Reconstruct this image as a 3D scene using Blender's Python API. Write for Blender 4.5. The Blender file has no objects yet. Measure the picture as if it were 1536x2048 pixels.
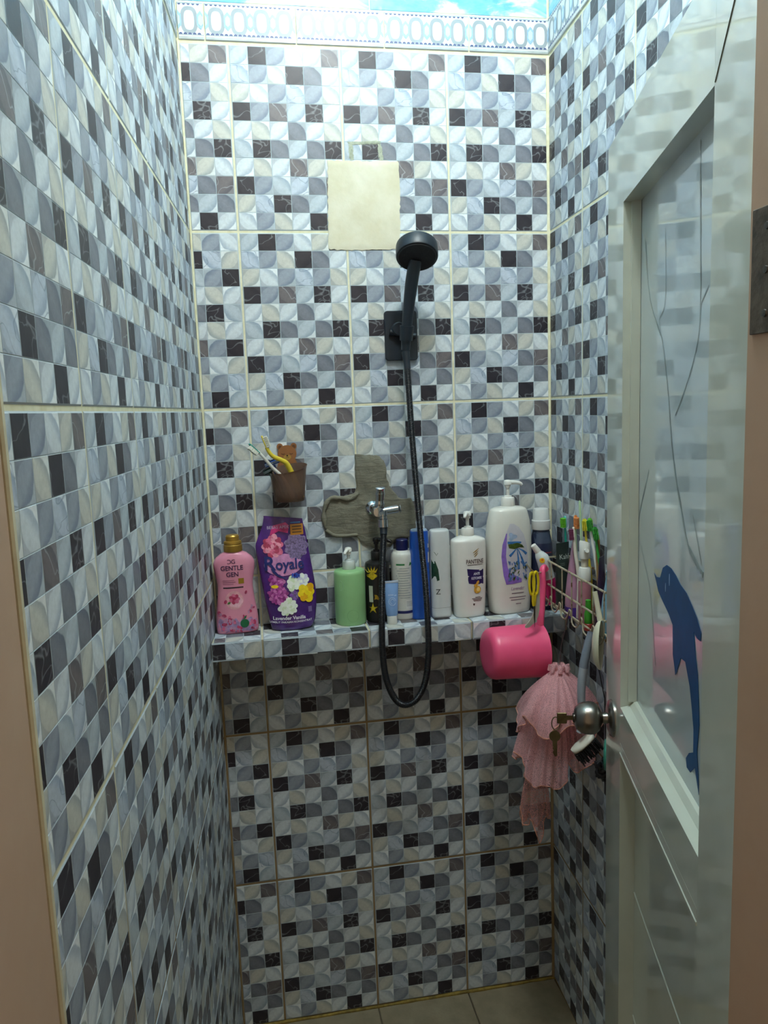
import bpy, bmesh, math, random
from mathutils import Vector, Matrix, noise as mnoise
random.seed(7)
D = bpy.data
SC = bpy.context.scene
COL = SC.collection

# ------------------------------------------------------------------ camera
cam = D.cameras.new('camera'); camo = D.objects.new('camera', cam); COL.objects.link(camo)
cam.sensor_fit = 'VERTICAL'; cam.sensor_height = 36.0; cam.lens = 1512.04 / 2048 * 36.0
cam.clip_start = 0.01
_r = Vector((0.98505, -0.16840, -0.03597)); _u = Vector((0.05785, 0.12717, 0.99019)); _f = Vector((0.16218, 0.97748, -0.13499))
_r.normalize(); _f.normalize(); _u = _r.cross(_f)
camo.matrix_world = Matrix(((_r.x, _u.x, -_f.x, -0.7496), (_r.y, _u.y, -_f.y, -1.8565), (_r.z, _u.z, -_f.z, 1.6226), (0, 0, 0, 1)))
SC.camera = camo
# ------------------------------------------------------------------ world: the dim warm light of the room outside the doorway
wd = D.worlds.new('world'); SC.world = wd; wd.use_nodes = True
wd.node_tree.nodes['Background'].inputs['Color'].default_value = (1.0, 0.75, 0.49, 1)
wd.node_tree.nodes['Background'].inputs['Strength'].default_value = 0.38
LAMP_POS = (-0.45, -0.92, 2.98)
LAMP_STRENGTH = 216.0
LAMP_COLOR = (0.86, 0.975, 1.0)
SC.view_settings.view_transform = 'Standard'; SC.view_settings.look = 'None'
SC.view_settings.exposure = 0.0; SC.view_settings.gamma = 1.0; SC.view_settings.use_curve_mapping = False

# ------------------------------------------------------------------ helpers: colour and materials
def lin(h):
    if isinstance(h, (tuple, list)): return tuple(h[:3])
    h = h.lstrip('#'); o = []
    for i in (0, 2, 4):
        c = int(h[i:i+2], 16) / 255
        o.append(c / 12.92 if c <= 0.04045 else ((c + 0.055) / 1.055) ** 2.4)
    return tuple(o)
def rgba(h): return lin(h) + (1.0,)

class NT:
    def __init__(s, name):
        s.m = D.materials.new(name); s.m.use_nodes = True; s.t = s.m.node_tree; s.n = s.t.nodes
        s.b = s.n['Principled BSDF']; s.out = s.n['Material Output']
    def node(s, t, **kw):
        n = s.n.new(t)
        for k, v in kw.items(): setattr(n, k, v)
        return n
    def link(s, a, b): s.t.links.new(a, b)
    def put(s, sock, v):
        if hasattr(v, 'is_output') or hasattr(v, 'links'): s.link(v, sock)
        else: sock.default_value = v
    def math(s, op, a, b=None, c=None, clamp=False):
        n = s.node('ShaderNodeMath', operation=op, use_clamp=clamp)
        s.put(n.inputs[0], a)
        if b is not None: s.put(n.inputs[1], b)
        if c is not None: s.put(n.inputs[2], c)
        return n.outputs[0]
    def mix(s, fac, a, b, bt='MIX'):
        n = s.node('ShaderNodeMix', data_type='RGBA', blend_type=bt)
        s.put(n.inputs[0], fac)
        s.put(n.inputs[6], a if not isinstance(a, (tuple, str)) else rgba(a))
        s.put(n.inputs[7], b if not isinstance(b, (tuple, str)) else rgba(b))
        return n.outputs[2]
    def mixf(s, fac, a, b):
        n = s.node('ShaderNodeMix', data_type='FLOAT')
        s.put(n.inputs[0], fac); s.put(n.inputs[2], a); s.put(n.inputs[3], b)
        return n.outputs[0]
    def mapr(s, v, a, b, c, d, smooth=False):
        n = s.node('ShaderNodeMapRange', interpolation_type='SMOOTHSTEP' if smooth else 'LINEAR')
        s.put(n.inputs['Value'], v)
        for k, x in zip(('From Min', 'From Max', 'To Min', 'To Max'), (a, b, c, d)): s.put(n.inputs[k], x)
        return n.outputs[0]
    def noise(s, vec, scale, detail=3, rough=0.5, dist=0.0):
        n = s.node('ShaderNodeTexNoise')
        if vec is not None: s.link(vec, n.inputs['Vector'])
        n.inputs['Scale'].default_value = scale; n.inputs['Detail'].default_value = detail
        n.inputs['Roughness'].default_value = rough; n.inputs['Distortion'].default_value = dist
        return n.outputs['Fac']
    def bump(s, h, strength=0.2, dist=0.001):
        n = s.node('ShaderNodeBump'); n.inputs['Strength'].default_value = strength; n.inputs['Distance'].default_value = dist
        s.link(h, n.inputs['Height']); s.link(n.outputs[0], s.b.inputs['Normal'])

MATS = {}
def mat(name, col, rough=0.4, metal=0.0, var=0.06, scale=40, bump=0.0, bscale=None, spec=0.5, coat=0.0, sss=0.0,
        trans=0.0, alpha=1.0, col2=None):
    if name in MATS: return MATS[name]
    k = NT(name); b = k.b
    tc = k.node('ShaderNodeTexCoord').outputs['Object']
    nz = k.noise(tc, scale, 4, 0.6)
    c = lin(col)
    if col2 is None:
        lo = tuple(max(0, x * (1 - var * 1.6)) for x in c); hi = tuple(min(1, x * (1 + var)) for x in c)
    else: lo, hi = c, lin(col2)
    k.link(k.mix(k.mapr(nz, 0.3, 0.7, 0, 1), lo, hi), b.inputs['Base Color'])
    b.inputs['Roughness'].default_value = rough; b.inputs['Metallic'].default_value = metal
    b.inputs['Specular IOR Level'].default_value = spec
    b.inputs['Coat Weight'].default_value = coat; b.inputs['Coat Roughness'].default_value = 0.08
    if sss:
        b.inputs['Subsurface Weight'].default_value = sss; b.inputs['Subsurface Radius'].default_value = (0.01, 0.006, 0.005)
    if trans: b.inputs['Transmission Weight'].default_value = trans
    if alpha < 1: b.inputs['Alpha'].default_value = alpha
    if bump: k.bump(k.noise(tc, bscale or scale * 3, 5, 0.65), bump, 0.002)
    MATS[name] = k.m
    return k.m

# ------------------------------------------------------------------ helpers: meshes
class MB:
    def __init__(s): s.v = []; s.f = []; s.mi = []; s.cur = 0
    def add(s, vs, fs, M=None):
        o = len(s.v)
        for p in vs:
            p = Vector(p)
            s.v.append(M @ p if M is not None else p)
        for f in fs: s.f.append(tuple(i + o for i in f)); s.mi.append(s.cur)
        return s
    def box(s, c, d, M=None, bev=0.0):
        x, y, z = (q / 2 for q in d)
        if bev <= 0:
            vs = [(c[0]+i*x, c[1]+j*y, c[2]+k*z) for i in (-1, 1) for j in (-1, 1) for k in (-1, 1)]
            fs = [(0,1,3,2),(4,6,7,5),(0,4,5,1),(2,3,7,6),(0,2,6,4),(1,5,7,3)]
            return s.add(vs, fs, M)
        b = min(bev, x*.99, y*.99, z*.99); vs = []; idx = {}
        for i in (-1, 1):
            for j in (-1, 1):
                for k in (-1, 1):
                    for ax, p in enumerate(((i*x, j*(y-b), k*(z-b)), (i*(x-b), j*y, k*(z-b)), (i*(x-b), j*(y-b), k*z))):
                        idx[(i, j, k, ax)] = len(vs); vs.append((c[0]+p[0], c[1]+p[1], c[2]+p[2]))
        fs = []
        for i in (-1, 1):
            q = [idx[(i,-1,-1,0)], idx[(i,1,-1,0)], idx[(i,1,1,0)], idx[(i,-1,1,0)]]; fs.append(q if i > 0 else q[::-1])
            q = [idx[(-1,i,-1,1)], idx[(1,i,-1,1)], idx[(1,i,1,1)], idx[(-1,i,1,1)]]; fs.append(q[::-1] if i > 0 else q)
            q = [idx[(-1,-1,i,2)], idx[(1,-1,i,2)], idx[(1,1,i,2)], idx[(-1,1,i,2)]]; fs.append(q if i > 0 else q[::-1])
        for i in (-1, 1):
            for j in (-1, 1):
                fs.append([idx[(i,j,-1,0)], idx[(i,j,-1,1)], idx[(i,j,1,1)], idx[(i,j,1,0)]])
                fs.append([idx[(i,-1,j,0)], idx[(i,-1,j,2)], idx[(i,1,j,2)], idx[(i,1,j,0)]])
                fs.append([idx[(-1,i,j,1)], idx[(-1,i,j,2)], idx[(1,i,j,2)], idx[(1,i,j,1)]])
                for k in (-1, 1): fs.append([idx[(i,j,k,0)], idx[(i,j,k,1)], idx[(i,j,k,2)]])
        return s.add(vs, fs, M)
    def loft(s, loops, cap0=True, cap1=True, M=None, closed=False):
        n = len(loops[0]); vs = [p for l in loops for p in l]; fs = []
        m = len(loops)
        for a in range(m if closed else m - 1):
            b = (a + 1) % m
            for i in range(n): j = (i + 1) % n; fs.append((a*n+i, a*n+j, b*n+j, b*n+i))
        if not closed:
            if cap0: fs.append(tuple(range(n))[::-1])
            if cap1: fs.append(tuple(range((m-1)*n, m*n)))
        return s.add(vs, fs, M)
    def lathe(s, prof, seg=28, sx=1.0, sy=1.0, M=None, cap0=True, cap1=True):
        loops = [[(r*sx*math.cos(2*math.pi*i/seg), r*sy*math.sin(2*math.pi*i/seg), z) for i in range(seg)] for r, z in prof]
        return s.loft(loops, cap0, cap1, M)
    def tube(s, pts, r, seg=8, closed=False, M=None, flat=None):
        pts = [Vector(p) for p in pts]; n = len(pts)
        rr = r if isinstance(r, (list, tuple)) else [r] * n
        T = []
        for i in range(n):
            a = pts[(i-1) % n] if (closed or i > 0) else pts[i]; b = pts[(i+1) % n] if (closed or i < n-1) else pts[i]
            T.append((b - a).normalized())
        up = Vector((0, 0, 1)) if abs(T[0].z) < 0.9 else Vector((1, 0, 0))
        if flat is not None: up = Vector(flat[2])
        N = (up - T[0] * up.dot(T[0])).normalized(); loops = []
        for i in range(n):
            N = (N - T[i] * N.dot(T[i]))
            N = N.normalized() if N.length > 1e-6 else T[i].orthogonal().normalized()
            B = T[i].cross(N); fa, fb = (flat[0], flat[1]) if flat is not None else (1, 1)
            loops.append([pts[i] + (N * math.cos(2*math.pi*k/seg) * fa + B * math.sin(2*math.pi*k/seg) * fb) * rr[i] for k in range(seg)])
        return s.loft(loops, M=M, closed=closed)
    def cyl(s, a, b, r, seg=16, r2=None, M=None): return s.tube([a, b], [r, r if r2 is None else r2], seg, M=M)
    def sphere(s, c, r, seg=16, rings=10, sc=(1, 1, 1), M=None):
        prof = [(max(1e-4, r*math.sin(math.pi*i/rings)), -r*math.cos(math.pi*i/rings)) for i in range(rings+1)]
        loops = [[(c[0]+q*sc[0]*math.cos(2*math.pi*i/seg), c[1]+q*sc[1]*math.sin(2*math.pi*i/seg), c[2]+z*sc[2]) for i in range(seg)] for q, z in prof]
        return s.loft(loops, M=M)
    def prism(s, poly, y0, y1, M=None):                  # outline in x,z, thickness along y
        n = len(poly)
        vs = [(x, y0, z) for x, z in poly] + [(x, y1, z) for x, z in poly]
        fs = [tuple(range(n)), tuple(range(2*n-1, n-1, -1))] + [(i, i+n, (i+1) % n + n, (i+1) % n) for i in range(n)]
        return s.add(vs, fs, M)

def setp(o, label=None, cat=None, group=None, kind=None):
    if label: o['label'] = label
    if cat: o['category'] = cat
    if group: o['group'] = group
    if kind: o['kind'] = kind
    return o
def mesh(name, mb, mats, smooth=None):
    me = D.meshes.new(name); me.from_pydata([tuple(p) for p in mb.v], [], mb.f)
    if not isinstance(mats, (list, tuple)): mats = [mats]
    for m in mats: me.materials.append(m)
    if len(mats) > 1: me.polygons.foreach_set('material_index', mb.mi)
    bm = bmesh.new(); bm.from_mesh(me); bmesh.ops.recalc_face_normals(bm, faces=bm.faces); bm.to_mesh(me); bm.free()
    if smooth:
        me.polygons.foreach_set('use_smooth', [True] * len(me.polygons)); me.set_sharp_from_angle(angle=math.radians(smooth))
    me.update()
    return me
def obj(name, mb, mats, parent=None, smooth=35, loc=None, rot=None, **kw):
    me = mesh(name, mb, mats, smooth) if isinstance(mb, MB) else mb
    o = D.objects.new(name, me); COL.objects.link(o)
    if parent is not None: o.parent = parent
    if loc: o.location = loc
    if rot: o.rotation_euler = rot
    return setp(o, **kw)
def empty(name, loc, rotz=0.0, label=None, cat=None, rot=None, **kw):
    o = D.objects.new(name, None); COL.objects.link(o); o.location = loc
    o.rotation_euler = rot if rot else (0, 0, rotz); o.empty_display_size = 0.02
    return setp(o, label, cat, **kw)
def cr(pts, n=6):                                         # Catmull-Rom through points
    P = [Vector(p) for p in pts]; P = [2*P[0]-P[1]] + P + [2*P[-1]-P[-2]]; out = []
    for i in range(1, len(P)-2):
        for k in range(n):
            t = k / n; a, b, c, d = P[i-1:i+3]
            out.append(0.5*((2*b)+(c-a)*t+(2*a-5*b+4*c-d)*t*t+(3*b-a-3*c+d)*t**3))
    out.append(P[-2]); return out

# ================================================================== THE ROOM
PX, QZ = 0.2535, 0.4076              # pitch of the big tiles
TW, TH, TT = 0.2488, 0.4022, 0.008   # one printed tile: 6 x 10 squares
Z0 = 2.0422                          # a horizontal joint
TOPZ = Z0 + QZ
LA, RA, W = 0.0617, 0.04, 0.870      # the side walls are a little out of square
PAL = {'L': ('#b4bfc6', '#d3dadd', .10), 'W': ('#ced6da', '#e2e8ea', .12), 'C': ('#c3c4bb', '#d8dddb', .08), 'V': ('#b7c2ce', '#d4dce2', .8),
       'G': ('#929aa5', '#a9b3ba', .05), 'M': ('#777b84', '#98a1a8', .05), 'B': ('#6c6668', '#7c7a7d', .5), 'D': ('#2f2b32', '#343037', .3)}
ROWS = ['LDGWCB', 'VGCDMW', 'CWGVGC', 'DGBLDW', 'WCWMWC', 'LDMLMD', 'WCWBCW', 'DGLVMB', 'CVDMLM', 'WGCWDW']

def tile_material():
    k = NT('printed_mosaic_ceramic'); b = k.b
    def attr(n): return k.node('ShaderNodeAttribute', attribute_name=n)
    leaf = attr('leaf').outputs['Color']; corn = attr('corn').outputs['Color']
    ax = k.node('ShaderNodeSeparateColor'); k.link(attr('aux').outputs['Color'], ax.inputs[0])
    ori, seed, vein = ax.outputs
    uv = k.node('ShaderNodeUVMap', uv_map='cell').outputs[0]
    sp = k.node('ShaderNodeSeparateXYZ'); k.link(uv, sp.inputs[0]); u, v = sp.outputs[0], sp.outputs[1]
    M = k.math
    # position noise makes each leaf outline slightly organic
    cv = k.node('ShaderNodeCombineXYZ'); k.link(M('MULTIPLY_ADD', seed, 37.0, u), cv.inputs[0]); k.link(M('MULTIPLY_ADD', seed, 91.0, v), cv.inputs[1])
    cvo = cv.outputs[0]
    wob = M('MULTIPLY', M('SUBTRACT', k.noise(cvo, 2.0, 2), 0.5), 0.16)
    w1 = M('MULTIPLY', M('SUBTRACT', u, v), 0.7071); t1 = M('MULTIPLY', M('ADD', u, v), 0.5)
    w2 = M('MULTIPLY', M('SUBTRACT', M('ADD', u, v), 1.0), 0.7071); t2 = M('MULTIPLY', M('ADD', M('SUBTRACT', u, v), 1.0), 0.5)
    w = M('ADD', k.mixf(ori, w2, w1), wob); t = k.mixf(ori, t2, t1)
    h = M('MULTIPLY', M('SUBTRACT', 1.0, M('POWER', M('ABSOLUTE', M('MULTIPLY_ADD', t, 2.0, -1.0)), 2.1)), 0.42)
    a = M('DIVIDE', w, M('MAXIMUM', h, 0.02))
    inside = M('MULTIPLY_ADD', M('SUBTRACT', h, M('ABSOLUTE', w)), 22.0, 0.5, clamp=True)
    dk = k.mapr(a, 0.0, 1.0, 0.0, 1.0, True); lt = k.mapr(a, -0.1, -0.9, 0.0, 0.25, True)
    leafc = k.mix(dk, leaf, k.mix(1.0, leaf, (0.62, 0.67, 0.75), 'MULTIPLY'))
    leafc = k.mix(lt, leafc, k.mix(1.0, leafc, (0.78, 0.80, 0.84), 'MULTIPLY'))
    dcorn = k.mix(1.0, leaf, (0.62, 0.63, 0.67), 'MULTIPLY')
    side = M('MULTIPLY_ADD', w, 30.0, 0.5, clamp=True)
    cornc = k.mix(side, k.mix(0.12, dcorn, corn), corn)
    c = k.mix(inside, cornc, leafc)
    mot = k.mapr(k.noise(cvo, 5.0, 6, 0.65), 0.25, 0.75, 0.84, 1.12)
    cc = k.node('ShaderNodeCombineColor')
    for i in range(3): k.link(mot, cc.inputs[i])
    c = k.mix(1.0, c, cc.outputs[0], 'MULTIPLY')
    vn = M('SUBTRACT', 1.0, M('MULTIPLY', M('ABSOLUTE', M('SUBTRACT', k.noise(cvo, 0.95, 2, 0.45, 0.5), 0.5)), 55.0), clamp=True)
    c = k.mix(M('MULTIPLY', M('MULTIPLY', vn, vein), 0.8), c, k.mix(k.mapr(vein, .7, .75, 0, 1), '#c8d0d4', '#5f7088'))
    e = M('MINIMUM', M('MINIMUM', u, M('SUBTRACT', 1.0, u)), M('MINIMUM', v, M('SUBTRACT', 1.0, v)))
    ln = M('SUBTRACT', 1.0, M('MULTIPLY_ADD', M('SUBTRACT', e, 0.012), 70.0, 0.0, clamp=True))
    c = k.mix(M('MULTIPLY', ln, 0.8), c, '#b4c2c8')
    k.link(c, b.inputs['Base Color'])
    b.inputs['Roughness'].default_value = 0.42; b.inputs['Specular IOR Level'].default_value = 0.4
    hh = M('ADD', M('MULTIPLY', M('MULTIPLY', inside, M('SUBTRACT', 1.0, M('MULTIPLY', a, a))), 0.9), M('MULTIPLY', k.noise(cvo, 4.0, 3), 0.8))
    k.bump(hh, 0.12, 0.0012)
    return k.m
MT = tile_material()

_tc = {}
def tile_mesh(c0, c1, r0, r1, rot=False):
    """a (cut) printed tile: squares c0..c1, rows r0..r1 from the top; local x right, y up, z out; origin lower left"""
    key = (round(c0, 3), round(c1, 3), round(r0, 3), round(r1, 3), rot)
    if key in _tc: return _tc[key]
    cw, ch = TW/6, TH/10; w, hgt = (c1-c0)*cw, (r1-r0)*ch; B = 0.0012
    vs, fs, uvs, lf, co, au = [], [], [], [], [], []
    def quad(pts, uv, L, K, A):
        o = len(vs); vs.extend(pts); fs.append((o, o+1, o+2, o+3))
        for q in uv: uvs.append(q); lf.append(L); co.append(K); au.append(A)
    xs = sorted(set([c0, c1] + [c for c in range(math.ceil(c0), int(c1)+1) if c0 < c < c1]))
    ys = sorted(set([r0, r1] + [r for r in range(math.ceil(r0), int(r1)+1) if r0 < r < r1]))
    def clampx(x): return min(max(x, B), w-B)
    def clampy(y): return min(max(y, B), hgt-B)
    for xa, xb in zip(xs, xs[1:]):
        for ya, yb in zip(ys, ys[1:]):
            ci, ri = int((xa+xb)/2), int((ya+yb)/2)
            pc, pr = (5-ci, 9-ri) if rot else (ci, ri)
            L, K, vn = PAL[ROWS[pr][pc]]; orient = 1.0 if (pr+pc) % 2 == 0 else 0.0
            A = (orient, ((pr*6+pc)*0.6180) % 1.0, vn, 1)
            def uvq(x, y):
                uu, vv = x-ci, 1-(y-ri)
                return (1-uu, 1-vv) if rot else (uu, vv)
            X0, X1 = clampx((xa-c0)*cw), clampx((xb-c0)*cw); Y0, Y1 = clampy(hgt-(yb-r0)*ch), clampy(hgt-(ya-r0)*ch)
            # every square is a slightly raised pad between recessed joints
            JN, JD = .0007, .0005; ju, jv = JN/cw, JN/ch
            if X1-X0 < .004 or Y1-Y0 < .004: JN = ju = jv = 0
            ou = [(xa, yb), (xb, yb), (xb, ya), (xa, ya)]; iu = [(xa+ju, yb-jv), (xb-ju, yb-jv), (xb-ju, ya+jv), (xa+ju, ya+jv)]
            ov = [(X0,Y0,TT-JD), (X1,Y0,TT-JD), (X1,Y1,TT-JD), (X0,Y1,TT-JD)]; iv = [(X0+JN,Y0+JN,TT), (X1-JN,Y0+JN,TT), (X1-JN,Y1-JN,TT), (X0+JN,Y1-JN,TT)]
            quad(iv, [uvq(*q) for q in iu], rgba(L), rgba(K), A)
            if JN:
                for i in range(4): j = (i+1) % 4; quad([ov[i], ov[j], iv[j], iv[i]], [uvq(*ou[i]), uvq(*ou[j]), uvq(*iu[j]), uvq(*iu[i])], rgba(L), rgba(K), A)
    g = rgba('#a9b4ba'); A0 = (0, .3, 0, 1); z1 = TT-0.001
    zi = TT-.0005; i_ = [(B,B,zi),(w-B,B,zi),(w-B,hgt-B,zi),(B,hgt-B,zi)]; o_ = [(0,0,z1),(w,0,z1),(w,hgt,z1),(0,hgt,z1)]; b_ = [(0,0,0),(w,0,0),(w,hgt,0),(0,hgt,0)]
    for i in range(4):
        j = (i+1) % 4
        quad([o_[i], o_[j], i_[j], i_[i]], [(.5,.5)]*4, g, g, A0); quad([b_[i], b_[j], o_[j], o_[i]], [(.5,.5)]*4, g, g, A0)
    me = D.meshes.new('tile'); me.from_pydata(vs, [], fs); me.materials.append(MT)
    uvl = me.uv_layers.new(name='cell')
    uvl.data.foreach_set('uv', [x for q in uvs for x in q])
    for nm, dat in (('leaf', lf), ('corn', co), ('aux', au)):
        at = me.color_attributes.new(nm, 'FLOAT_COLOR', 'CORNER'); at.data.foreach_set('color', [x for q in dat for x in q])
    me.update(); _tc[key] = me
    return me
def frame(origin, xdir, ydir):                            # local x,y,z -> world, z = x cross y (out of the wall)
    x = Vector(xdir).normalized(); y = Vector(ydir).normalized(); z = x.cross(y)
    return Matrix(((x.x, y.x, z.x, origin[0]), (x.y, y.y, z.y, origin[1]), (x.z, y.z, z.z, origin[2]), (0, 0, 0, 1)))
def put(name, me, parent, M):
    o = D.objects.new(name, me); COL.objects.link(o); o.parent = parent; o.matrix_world = M; return o

# grout: cream cement, brown with soap scum low down
def grout_material():
    k = NT('stained_grout'); tc = k.node('ShaderNodeTexCoord').outputs['Object']
    sp = k.node('ShaderNodeSeparateXYZ'); k.link(tc, sp.inputs[0])
    n1 = k.noise(tc, 9.0, 4); n2 = k.noise(tc, 60.0, 4)
    c = k.mix(k.mapr(n2, .3, .7, 0, 1), '#cfcaa6', '#e0dcc0')
    st = k.mapr(k.math('ADD', sp.outputs[2], k.math('MULTIPLY', n1, 0.3)), 1.02, 1.30, 1.0, 0.0)
    c = k.mix(k.math('MULTIPLY', st, 0.85), c, k.mix(n2, '#6b4a20', '#85642f'))
    k.link(c, k.b.inputs['Base Color']); k.b.inputs['Roughness'].default_value = 0.85
    k.bump(n2, 0.5, 0.001)
    return k.m
MGR = grout_material()
GV = 0.0011                                               # grout sits this far behind the tile faces

def wall_slab(name, poly, z0, z1, label):                 # poly: plan outline
    mb = MB(); n = len(poly)
    vs = [(x, y, z0) for x, y in poly] + [(x, y, z1) for x, y in poly]
    fs = [tuple(range(n)), tuple(range(n, 2*n))] + [(i, (i+1) % n, (i+1) % n+n, i+n) for i in range(n)]
    mb.add(vs, fs)
    return obj(name, mb, MGR, kind='structure', label=label, smooth=None)
CEIL = 3.16
YD = -1.2165                                              # where the tiled side walls stop at the doorway
def lx(y): return -W + LA*y                               # left wall face
def rx(y): return RA*y                                    # right wall face
wb = wall_slab('wall_back', [(-W-.1, GV), (.12, GV), (.12, .12), (-W-.1, .12)], 0, CEIL, 'back wall of printed grey mosaic tiles')
wl = wall_slab('wall_left', [(lx(GV)-GV, GV), (lx(YD)-GV, YD), (lx(YD)-.12, YD), (lx(.0)-.12, GV)], 0, CEIL, 'left wall of printed grey mosaic tiles')
wr = wall_slab('wall_right', [(rx(GV)+GV, GV), (rx(YD)+GV, YD), (.12, YD), (.12, GV)], 0, CEIL, 'right wall of printed grey mosaic tiles')

FB = lambda x, z: frame((x, TT, z), (1, 0, 0), (0, 0, 1))
GX, GZ = (PX-TW)/2, (QZ-TH)/2
left_rot = {-1: False, 0: True, 1: False, 2: True, 3: True, 4: False}
for j in range(-1, 5):
    zb = Z0 - (j+1)*QZ + GZ
    if j == 4: zb = Z0 - 5*QZ + GZ
    for kx in (3, 2, 1):
        put('tile', tile_mesh(0, 6, 0, 10), wb, FB(-kx*PX+GX, zb))
    c0 = 6 - (W - 3*PX - GX - .004)/(TW/6)
    put('tile', tile_mesh(c0, 6, 0, 10, left_rot[j]), wb, FB(-W+.004, zb))
dl = Vector((LA, 1, 0)).normalized(); nl = dl.cross(Vector((0, 0, 1)))
sl = math.sqrt(1+LA*LA)
def FL(s, z):                                             # s: distance of the lower-left (near) corner from the back corner along y
    y = -s
    return frame((lx(y)-TT*nl.x, y-TT*nl.y, z), dl, (0, 0, 1))
dr_ = Vector((-RA, -1, 0)).normalized(); nr = dr_.cross(Vector((0, 0, 1)))
def FR(s, z):
    y = -s
    return frame((rx(y)-TT*nr.x, y-TT*nr.y, z), dr_, (0, 0, 1))
A_L = 0.2288
for j in range(-1, 5):
    zb = Z0 - (j+1)*QZ + GZ
    put('tile', tile_mesh(0, (A_L-GX-.004)/(TW/6), 0, 10), wl, FL(A_L-GX, zb))
    for n in range(1, 4): put('tile', tile_mesh(0, 6, 0, 10), wl, FL(A_L+n*PX-GX, zb))
    last = -YD - (A_L+3*PX) - GX
    put('tile', tile_mesh(6-last/(TW/6), 6, 0, 10), wl, FL(-YD, zb))
    put('tile', tile_mesh(1.05, 6, 0, 10), wr, FR(.004, zb))
    for n in range(0, 4): 
        s0 = .2113+n*PX+GX; c1 = min(6, (-YD-s0)/(TW/6))
        put('tile', tile_mesh(0, c1, 0, 10), wr, FR(s0, zb))

# corner grout beads
mcr = mat('cream_corner_grout', '#d6d2b0', .8, var=.1, scale=30, bump=.4)
for nm, x, y, r in (('trim_1', -.0015, -.0015, .0048), ('trim_2', -W+.001, -.0015, .0035)):
    mb = MB(); pts = [(x+random.uniform(-.0006, .0006), y+random.uniform(-.0006, .0006), z/30*TOPZ) for z in range(31)]
    mb.tube(pts, [r*random.uniform(.8, 1.15) for _ in pts], 8)
    obj(nm, mb, MGR, kind='structure', label='line of cream grout in the wall corner')

# ---------------- patterned border course
m_white = mat('border_white', '#ced3d5', .42, var=.01); m_ring = mat('border_grey_ring', '#8b969c', .42, var=.05)
m_gem = mat('border_pale_blue_gem', '#8eaec6', .42, var=.1, scale=120); m_gem2 = mat('border_light_gem', '#b4cbdc', .42, var=.05)
m_navy = mat('border_navy_scallop', '#3c4c78', .42, var=.05); m_edge = mat('border_silver_edge', '#a8b0b0', .25, var=.1)
LZ0, LZ1, LP = TOPZ+.0045, TOPZ+.0825, 0.2035
def border_mesh(w=.2010):
    mb = MB(); h = LZ1-LZ0
    mb.cur = 0; mb.box((w/2, h/2, TT/2+.001), (w, h, TT+.002), bev=.0012)
    e = TT+.0022
    def quad2(x0, y0, x1, y1, z, th=.0004):
        mb.box(((x0+x1)/2, (y0+y1)/2, z), (x1-x0, y1-y0, th))
    mb.cur = 5; quad2(.0005, .001, w-.0005, .006, e); quad2(.0005, .0085, w-.0005, .0102, e); quad2(.0005, h-.004, w-.0005, h-.001, e)
    mb.cur = 4
    n = 20
    for i in range(int(w/.0101)):                         # scallops
        cx = .0055+i*.0101
        if cx+.0045 > w: break
        for cy, sg in ((.0100, 1), (h-.0042, -1)):
            rr = .0042 if sg > 0 else .0032
            vs = [(cx+rr*math.cos(math.pi*q/8), cy+sg*rr*math.sin(math.pi*q/8), e+.0003) for q in range(9)]
            mb.add(vs, [tuple(range(9))])
    cy = h/2+.001
    pitch = .201/4
    i = 0
    while True:
        cx = pitch/2+i*pitch; i += 1
        if cx > w: break
        mb.cur = 1; N = 28; ring_o, ring_i = [], []
        for q in range(N):
            t = 2*math.pi*q/N; ex = lambda a: math.copysign(abs(a)**.72, a)
            ring_o.append((min(w, cx+.0185*ex(math.cos(t))), cy+.0285*ex(math.sin(t)), e)); ring_i.append((min(w, cx+.0112*ex(math.cos(t))), cy+.0205*ex(math.sin(t)), e))
        mb.add(ring_o+ring_i, [(q, (q+1) % N, (q+1) % N+N, q+N) for q in range(N)])
    i = 0
    while i*pitch <= w+1e-4:                              # gems between the ovals, halved at the joints
        cx = i*pitch; i += 1
        def cl(x): return min(max(x, 0.0003), w-.0003)
        for sc, mi, dz in ((1.0, 2, .0004), (.62, 3, .0008)):
            mb.cur = mi
            hx = [(-.0085, .011), (0, .020), (.0085, .011), (.0085, -.011), (0, -.020), (-.0085, -.011)]
            mb.add([(cl(cx+x*sc), cy+y*sc, e+dz) for x, y in hx], [tuple(range(6))])
        mb.cur = 1
        for sx in (-1, 1):
            mb.add([(cl(cx+sx*.0100), cy+.012, e+.0003), (cl(cx+sx*.0135), cy, e+.0003), (cl(cx+sx*.0100), cy-.012, e+.0003), (cl(cx+sx*.0088), cy-.012, e+.0003), (cl(cx+sx*.0088), cy+.012, e+.0003)], [(0, 1, 2, 3, 4)])
    return mesh('border_tile', mb, [m_white, m_ring, m_gem, m_gem2, m_navy, m_edge])
bme = border_mesh()
x = -.6045-LP
for n in range(4): put('border_tile', bme, wb, FB(x+.00125+n*LP, LZ0))
w_l = (x+W)-.006
put('border_tile', border_mesh(w_l), wb, FB(-W+.004, LZ0))
w_r = -(x+4*LP)-.006
if w_r > .01: put('border_tile', border_mesh(w_r), wb, FB(x+4*LP+.00125, LZ0))
for n in range(5):
    put('border_tile', bme, wl, FL((n+1)*LP+.002, LZ0)); put('border_tile', bme, wr, FR(n*LP+.006, LZ0))

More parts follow.
